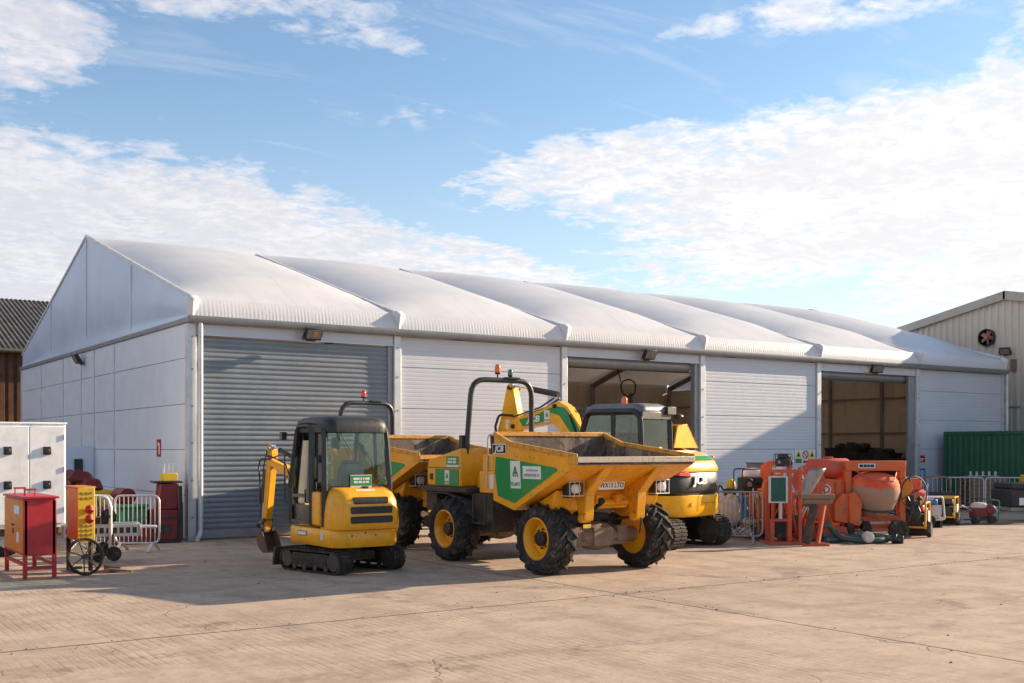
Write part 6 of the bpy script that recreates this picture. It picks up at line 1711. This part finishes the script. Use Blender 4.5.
# suction hose coiled on the ground
T = thing('suction_hose', 'dark green suction hose looped on the ground with pale end cap', 'hose', (*at(856, 23.7), 0), FACE)
pts = [(.62, -.02, .08), (.35, .12, .09), (-.1, .2, .09), (-.55, .22, .1), (-.74, .1, .2), (-.76, -.06, .34), (-.62, -.12, .38), (-.50, -.06, .26), (-.3, -.16, .10), (.05, -.26, .07), (.4, -.22, .07), (.62, -.1, .07)]
cp = []
for i in range(len(pts) - 1):
    p0, p1, p2, p3 = [Vector(pts[max(0, min(len(pts) - 1, i + q))]) for q in (-1, 0, 1, 2)]
    for k in range(12):
        t_ = k / 12; cp.append(.5 * ((2 * p1) + (p2 - p0) * t_ + (2 * p0 - 5 * p1 + 4 * p2 - p3) * t_ ** 2 + (3 * p1 - p0 - 3 * p2 + p3) * t_ ** 3))
mb = MB(); mb.tube(cp, [.062 + .004 * (i % 2) for i in range(len(cp))], n=12); mb.build('hose', M['greenhose'], T, smooth=70)
pts = [(-.7, -.2, .07), (-.3, -.05, .07), (.1, .02, .18), (.5, -.04, .14), (.78, -.18, .09)]
mb = MB(); mb.tube(fillet(pts, .3), .06, n=12); mb.build('hose', M['greenhose'], T, smooth=70)
mb = MB(); mb.cyl((.16, -.36, .14), (.16, -.22, .14), .115, n=24); mb.cyl((.16, -.40, .14), (.16, -.36, .14), .09, n=20); mb.build('end_cap', M['bagwhite'], T, bevel=.01)
mb = MB(); mb.cyl((.70, -.16, .09), (.92, -.24, .08), .085, n=18); mb.cyl((.76, -.18, .09), (.80, -.2, .09), .11, n=18); mb.box((.85, -.1, .06), (.12, .1, .1)); mb.build('coupling', M['black'], T, bevel=.008)


# wheeled generators with tubular frames
def generator(name, label, px_, d, rz, frame='yellow_bright', body='dark', tank='red', s=1.0):
    T = thing(name, label, 'generator', (*at(px_, d), 0), rz, 'wheeled generators in the hire row'); T.scale = (s, s, s)
    for y in (-.26, .26):
        mb = MB(); mb.tube([(-.36, y, .20), (-.30, y, .74), (.30, y, .74), (.36, y, .20)], .022, n=8, rad=.07, closed=True); mb.build('frame', M[frame], T)
    mb = MB()
    for x, z in ((-.30, .74), (.30, .74), (-.36, .22), (.36, .22)): mb.cyl((x, -.26, z), (x, .26, z), .02, n=8)
    mb.build('cross_tube', M[frame], T)
    mb = MB(); mb.box((-.08, 0, .36), (.42, .40, .28)); mb.cyl((-.22, -.2, .42), (-.22, -.27, .42), .10, n=16); mb.box((.2, -.05, .38), (.18, .3, .3)); mb.build('engine_block', M[body], T, bevel=.03, seg=3)
    mb = MB(); mb.box((0, 0, .62), (.46, .40, .16)); mb.build('fuel_tank', M[tank], T, bevel=.05, seg=3)
    mb = MB(); mb.b2((-.02, -.275, .30), (.26, -.255, .55)); mb.build('socket_panel', M['bagwhite'], T, bevel=.01)
    for y in (-.31, .31):
        mb = MB(); mb.lathe([(.04, -.05), (.10, -.045), (.15, -.05), (.17, -.02), (.17, .02), (.15, .05), (.10, .045), (.04, .05)], (-.14, y, .17), 'y', 24); mb.build('wheel', M['rubber'], T)
    mb = MB(); mb.b2((.28, -.2, 0), (.34, .2, .2)); mb.build('rest_foot', M['black'], T)
    return T


generator('generator', 'yellow framed generator on wheels beside the large orange mixer', 915, 25.4, FACE + R(62), tank='red', s=1.05)
generator('generator', 'yellow framed generator on wheels nearest the red and green machine', 946, 29.3, FACE + R(60), body='dark', tank='dark', s=.98)
generator('generator', 'grey framed generator with blue top and white panel behind the yellow framed one', 925, 28.2, FACE + R(20), frame='inox', tank='blue', body='bagwhite', s=1.05)
# red compressor / pump behind hoop
T = thing('red_compressor', 'bright red compressor with tank and pale hoses behind the mixer handwheel', 'compressor', (*at(909, 26.8), 0), FACE)
mb = MB(); mb.lathe([(0, -.42), (.14, -.40), (.19, -.32), (.19, .32), (.14, .40), (0, .42)], (0, 0, .82), 'x', 24); mb.b2((-.15, -.16, 1.0), (.25, .16, 1.28)); mb.build('air_tank', M['redorange'], T, bevel=.03)
mb = MB(); mb.tube([(-.3, 0, .02), (-.3, 0, .7)], .03, n=8); mb.tube([(.3, 0, .02), (.3, 0, .7)], .03, n=8); mb.box((0, 0, .45), (.6, .3, .4)); mb.build('stand', M['dark'], T, bevel=.02)
mb = MB(); mb.tube([(-.35, -.2, 1.1), (-.2, -.24, .7), (-.28, -.24, .4), (-.1, -.22, .25)], .022, n=8, rad=.1); mb.tube([(.38, -.2, 1.15), (.28, -.24, .8), (.1, -.24, .5)], .02, n=8, rad=.1); mb.build('hose', M['bagwhite'], T)
# red and green machine by the container
T = thing('plate_compactor', 'small red machine with white top, green frame and black wheels by the far barriers', 'machine', (*at(981, 29.6), 0), FACE + .1)
mb = MB(); mb.box((-.05, 0, .34), (.5, .4, .34)); mb.cyl((.22, -.22, .44), (.22, .2, .44), .16, n=18); mb.build('engine_cover', M['maroon_dark'], T, bevel=.04, seg=3)
T.scale = (.85, .85, .85)
mb = MB(); mb.ell((-.08, -.02, .56), (.24, .18, .11), 16, 8, .7); mb.build('tank', M['bagwhite'], T)
mb = MB(); mb.tube([(-.42, -.25, .12), (.42, -.25, .12), (.46, -.25, .72), (.2, -.25, .76)], .022, n=8, rad=.06); mb.tube([(-.42, .25, .12), (.42, .25, .12), (.46, .25, .72), (.2, .25, .76)], .022, n=8, rad=.06); mb.cyl((.46, -.25, .72), (.46, .25, .72), .02, n=8); mb.build('frame', M['mgreen'], T)
for x in (-.34, .20):
    mb = MB(); mb.lathe([(.03, -.05), (.12, -.05), (.14, -.03), (.14, .03), (.12, .05), (.03, .05)], (x, -.30, .14), 'y', 20); mb.build('wheel', M['rubber'], T)
mb = MB(); mb.tube([(-.3, 0, .4), (-.62, 0, .58), (-.66, 0, .5)], .018, n=6); mb.build('handle', M['inox'], T)
# tall black handle machine behind gen2
T = thing('handled_roller', 'black pedestrian machine with tall bent handle behind the far barrier', 'machine', (*at(936, 31.4), 0), FACE)
mb = MB(); mb.tube([(.45, 0, .3), (.38, 0, 1.16), (.0, 0, 1.22), (-.35, 0, 1.18), (-.42, 0, 1.0)], .028, n=8, rad=.1); mb.build('handle', M['wood'], T)
mb = MB(); mb.cyl((.3, -.3, .25), (.3, .3, .25), .25, n=24); mb.box((.15, 0, .6), (.6, .4, .35)); mb.build('roller_body', M['dark'], T, bevel=.04)
# black trailer at the frame edge
T = thing('black_trailer', 'black box trailer with white panel on its end at the right edge', 'trailer', (*at(1024, 30.6), 0), FACE + .05)
mb = MB(); mb.b2((-.55, -.4, .40), (1.4, .8, .88)); mb.b2((-.50, -.36, .88), (1.36, .76, 1.05)); bd = mb.build('trailer_box', M['dark'], T, bevel=.05, seg=3)
mb = MB(); mb.b2((-.34, -.408, .46), (.10, -.401, .66)); mb.build('white_panel', M['white_dec'], bd)
mb = MB(); mb.lathe([(.05, -.07), (.16, -.07), (.22, -.04), (.22, .04), (.16, .07), (.05, .07)], (.25, -.46, .22), 'y', 24); mb.build('wheel', M['rubber'], T)
mb = MB(); mb.tube([(-.2, -.42, .62), (-.1, -.46, .70), (.0, -.46, .66), (.04, -.46, .4), (.05, -.46, .05)], .02, n=8, rad=.06); mb.b2((-.4, -.1, .3), (1.3, .5, .40)); mb.build('drawbar', M['inox'], T)
mb = MB(); mb.box((0, 0, .1), (.4, .3, .2)); tag(mb.build('wooden_box', M['yellowpl'], bevel=.01), 'yellow box on top of the black trailer', 'box', loc=(*at(1030, 31.0), 1.06), rz=FACE)


# pallets
def pallet_mb(z):
    mb = MB()
    for i in range(7): mb.b2((-.6, -.5 + i * .155, z + .10), (.6, -.5 + i * .155 + .10, z + .125))
    for y in (-.45, 0, .45): mb.b2((-.6, y - .05, z + .022), (.6, y + .05, z + .10)); mb.b2((-.6, y - .05, z), (.6, y + .05, z + .022))
    return mb


p0 = tag(pallet_mb(0).build('wooden_pallet', M['wood'], smooth=0), 'wooden pallet in the stack behind the barrier by the green container', 'pallet', 'stacked wooden pallets', loc=(*at(983, 36.2), 0), rz=FACE)
for k in range(1, 8):
    c = p0.copy(); COL.objects.link(c); c.location.z = k * .135; c.rotation_euler.z = FACE + .05 * math.sin(k * 2.3)
mb = MB()
for i in range(5): mb.cyl((-.4 + i * .2, 0, 0), (-.4 + i * .2, 0, .14), .04, n=10)
mb.b2((-.5, -.1, -.02), (.5, .1, 0)); tag(mb.build('bottle_rack', M['bagwhite'], bevel=.01), 'row of pale pegs standing on top of the pallet stack', 'rack', loc=(*at(983, 36.2), 1.105), rz=FACE)

# low dirt strip by the far barriers
mb = MB(); mb.grid(40, 8, lambda s, t: (-1.6 + 3.2 * s, -.30 + .6 * t, max(0.004, .07 * math.sin(math.pi * t) * math.sin(math.pi * s) * (.7 + .6 * noise.noise(Vector((s * 14, t * 4, 2)))))))
o = mb.build('dirt', paint('dirt_heap', (.16, .12, .07), dirt=(.08, .09, .03), amt=.6, rough=.95, scale=5)); o.location = (*at(1000, 29.4), 0); o.rotation_euler.z = FACE + .05; o['kind'] = 'stuff'

# ------------------------------------------------------------------ inside the far open bay
for i, (x, y, w_, d_, h) in enumerate(((28.3, 5.4, 1.3, 1.5, 1.95), (28.3, 3.85, 1.3, 1.35, 1.75), (28.2, 2.5, 1.2, 1.2, 1.55), (27.9, 7.0, 1.2, 1.2, 1.1))):
    T = thing('storage_skip', ['tall black storage bin heaped with parts inside the far bay', 'black storage bin beside the tallest one inside the far bay', 'low black storage bin towards the end of the far bay', 'smallest dark storage bin by the far bay post'][i], 'bin', (x, y, 0), 0, 'dark bins inside the tent')
    mb = MB(); mb.box((0, 0, h / 2), (w_, d_, h), top=(1.08, 1.06)); mb.b2((-w_ * .55, -d_ * .55, h), (w_ * .55, d_ * .55, h + .06)); mb.build('bin_body', M['dark'], T, bevel=.02)
    mb = MB()
    for q in range(7): mb.ell((random.uniform(-.4, .4) * w_, random.uniform(-.3, .3) * d_, h + .08), (.22, .2, random.uniform(.08, .2)), 10, 6, .8, .3, q)
    mb.build('contents', [M['chassis'], M['dark'], M['wood'], M['chassis']][i], T)
T = thing('cable_loop', 'loop of dark cable hanging from the tent frame inside the middle bay', 'cable', (19.3, 9.0, 0))
mb = MB(); mb.tube([(.1, 0, 4.5), (.15, 0, 4.1), (.45, 0, 3.95), (.8, 0, 4.05), (.85, 0, 4.5), (.5, 0, 4.62)], .028, n=8, rad=.25, closed=True); mb.tube([(.1, 0, 4.5), (-.1, 0, 5.2)], .024, n=6); mb.build('cable', M['blackplastic'], T)
# ------------------------------------------------------------------ sky, sun, camera
PSI = R(34.09)
SUN_EL, SUN_AZ = R(19.3), math.atan2(.99, -.15)      # azimuth measured from +Y towards +X
sun_dir = Vector((math.sin(SUN_AZ) * math.cos(SUN_EL), math.cos(SUN_AZ) * math.cos(SUN_EL), math.sin(SUN_EL)))
sl = bpy.data.lights.new('sun', 'SUN'); sl.energy = 4.4; sl.angle = R(.55); sl.color = (1.0, .79, .56)
so = bpy.data.objects.new('sun', sl); COL.objects.link(so)
so.rotation_euler = sun_dir.to_track_quat('Z', 'Y').to_euler(); so.location = sun_dir * 60

wd = bpy.data.worlds.new('World'); scene.world = wd; wd.use_nodes = True
t = NT.__new__(NT); t.t = wd.node_tree; t.t.nodes.clear()
out = t.n('ShaderNodeOutputWorld'); bg = t.n('ShaderNodeBackground'); t.l(bg.outputs[0], out.inputs[0])
t.tc = t.n('ShaderNodeTexCoord')
sky = t.n('ShaderNodeTexSky'); sky.sky_type = 'NISHITA'; sky.sun_disc = False
sky.sun_elevation = SUN_EL; sky.sun_rotation = SUN_AZ; sky.air_density = 1.0; sky.dust_density = .6; sky.ozone_density = 2.2; sky.altitude = 50
sep = t.n('ShaderNodeSeparateXYZ'); t.l(t.tc.outputs['Generated'], sep.inputs[0])
dx, dy, dz = sep.outputs
az = t.math('ARCTAN2', dx, dy); az = t.math('SUBTRACT', az, PSI)       # bearing relative to the yard's view of the tent
el = t.math('ARCSINE', dz)
# cloud deck: project the view direction on a flat layer so clouds shrink towards the horizon
inv = t.math('DIVIDE', 1.0, t.math('ADD', t.math('MAXIMUM', dz, 0.0), .10))
pv = t.n('ShaderNodeCombineXYZ'); t.l(t.math('MULTIPLY', dx, inv), pv.inputs[0]); t.l(t.math('MULTIPLY', dy, inv), pv.inputs[1])
P2 = pv.outputs[0]


def lobe(a0, e0, ra, re, rot=0.0, amp=1.0):
    """soft elliptical cloud bank centred on a bearing and height"""
    a = t.math('SUBTRACT', az, a0); e = t.math('SUBTRACT', el, e0)
    c, s = math.cos(rot), math.sin(rot)
    u = t.math('DIVIDE', t.math('ADD', t.math('MULTIPLY', a, c), t.math('MULTIPLY', e, s)), ra)
    v = t.math('DIVIDE', t.math('SUBTRACT', t.math('MULTIPLY', e, c), t.math('MULTIPLY', a, s)), re)
    q = t.math('ADD', t.math('MULTIPLY', u, u), t.math('MULTIPLY', v, v))
    return t.math('MULTIPLY', t.ramp(q, .1, 1.7, 1, 0), amp)


def px(x, y):
    a = math.atan((x - 512) / 1122); return a, math.atan((448 - y) / math.hypot(1122, x - 512))


def bank(x, y, rx, ry, rot=0.0, amp=1.0):
    a, e = px(x, y); return lobe(a, e, rx / 1122, ry / 1122, rot, amp)


mx = lambda *q: q[0] if len(q) == 1 else t.math('MAXIMUM', q[0], mx(*q[1:]))
cover = mx(bank(930, 175, 330, 88, R(10)), bank(640, 165, 200, 40, R(8), .85), bank(700, 205, 150, 44, 0, .85), bank(1150, 215, 300, 110),
           bank(170, 250, 430, 85, R(-9)), bank(-120, 230, 420, 110, 0), bank(5, 36, 105, 56, R(10), .78), bank(420, 262, 210, 38, R(-10), .9),
           bank(180, -5, 230, 22, 0, .48), bank(900, -4, 260, 20, R(3), .46), bank(330, 30, 130, 16, R(-8), .42), bank(400, 110, 80, 18, 0, .25),
           bank(-700, 200, 600, 200, 0, .8), bank(1700, 150, 500, 300, 0, .8), bank(500, -700, 900, 300, 0, .5), lobe(R(-95), R(28), R(62), R(36), 0, .95))  # last lobe: unseen cloud bank, added to brighten the shaded gable side
n_big = t.noise(1.3, 5, .55, co=P2, dist=.3)
n_rip = t.noise(7.5, 4, .55, co=P2, dist=.5)
n_fin = t.noise(19, 5, .65, co=P2, dist=.3)
wisp = t.noise(2.2, 6, .62, co=P2, stretch=(.7, 2.4, 1), dist=.6)
dn = t.math('ADD', t.math('MULTIPLY', n_big, .28), t.math('ADD', t.math('MULTIPLY', n_rip, .42), t.math('MULTIPLY', n_fin, .30)))
dn = t.ramp(dn, .36, .64)
dens = t.math('SUBTRACT', t.math('MULTIPLY', cover, 1.25), t.math('MULTIPLY', t.math('SUBTRACT', 1.0, dn), .80))
cl = t.ramp(dens, -.16, .74)
cl = t.math('MAXIMUM', cl, t.math('MULTIPLY', t.ramp(wisp, .43, .80), .34))
cl = t.math('MAXIMUM', cl, t.ramp(el, .02, .34, .46, .06))
# banks keep a little lilac shade between the lit tops
tex = t.math('ADD', t.math('MULTIPLY', t.noise(3.0, 5, .6, co=P2, dist=.4), .5), t.math('MULTIPLY', n_fin, .5))
shade = t.math('MULTIPLY', t.ramp(tex, .42, .62, 1, 0), t.ramp(dens, .15, .6))
lit = t.ramp(az, R(-30), R(24), .0, 1.0)
ccol = t.mix(lit, (5.1, 5.0, 5.3), (6.6, 6.35, 6.2))
ccol = t.mix(t.math('MULTIPLY', shade, t.math('ADD', t.math('MULTIPLY', lit, -.10), .46)), ccol, (3.4, 3.45, 3.9))
tint = t.n('ShaderNodeMix'); tint.data_type = 'RGBA'; tint.blend_type = 'MULTIPLY'; tint.inputs[0].default_value = 1
t.l(sky.outputs[0], tint.inputs[6]); tint.inputs[7].default_value = (.92, 1.06, 1.10, 1)
t.l(t.mix(t.math('MULTIPLY', cl, .96), tint.outputs[2], ccol), bg.inputs[0]); bg.inputs[1].default_value = .077

cam = bpy.data.cameras.new('camera'); co_ = bpy.data.objects.new('camera', cam); COL.objects.link(co_)
co_.location = (-7.83, -23.89, 2.0); co_.rotation_euler = (R(90), 0, -PSI)
cam.sensor_width = 36; cam.lens = 36 * 1122 / 1024; cam.shift_y = (448 - 341.5) / 1024
cam.clip_end = 2000; cam.clip_start = .1
scene.camera = co_
vs = scene.view_settings
vs.view_transform = 'Standard'; vs.look = 'None'; vs.exposure = 1.2; vs.gamma = 1; vs.use_curve_mapping = False
scene.cycles.max_bounces = 8; scene.cycles.transparent_max_bounces = 12
scene.cycles.use_denoising = True
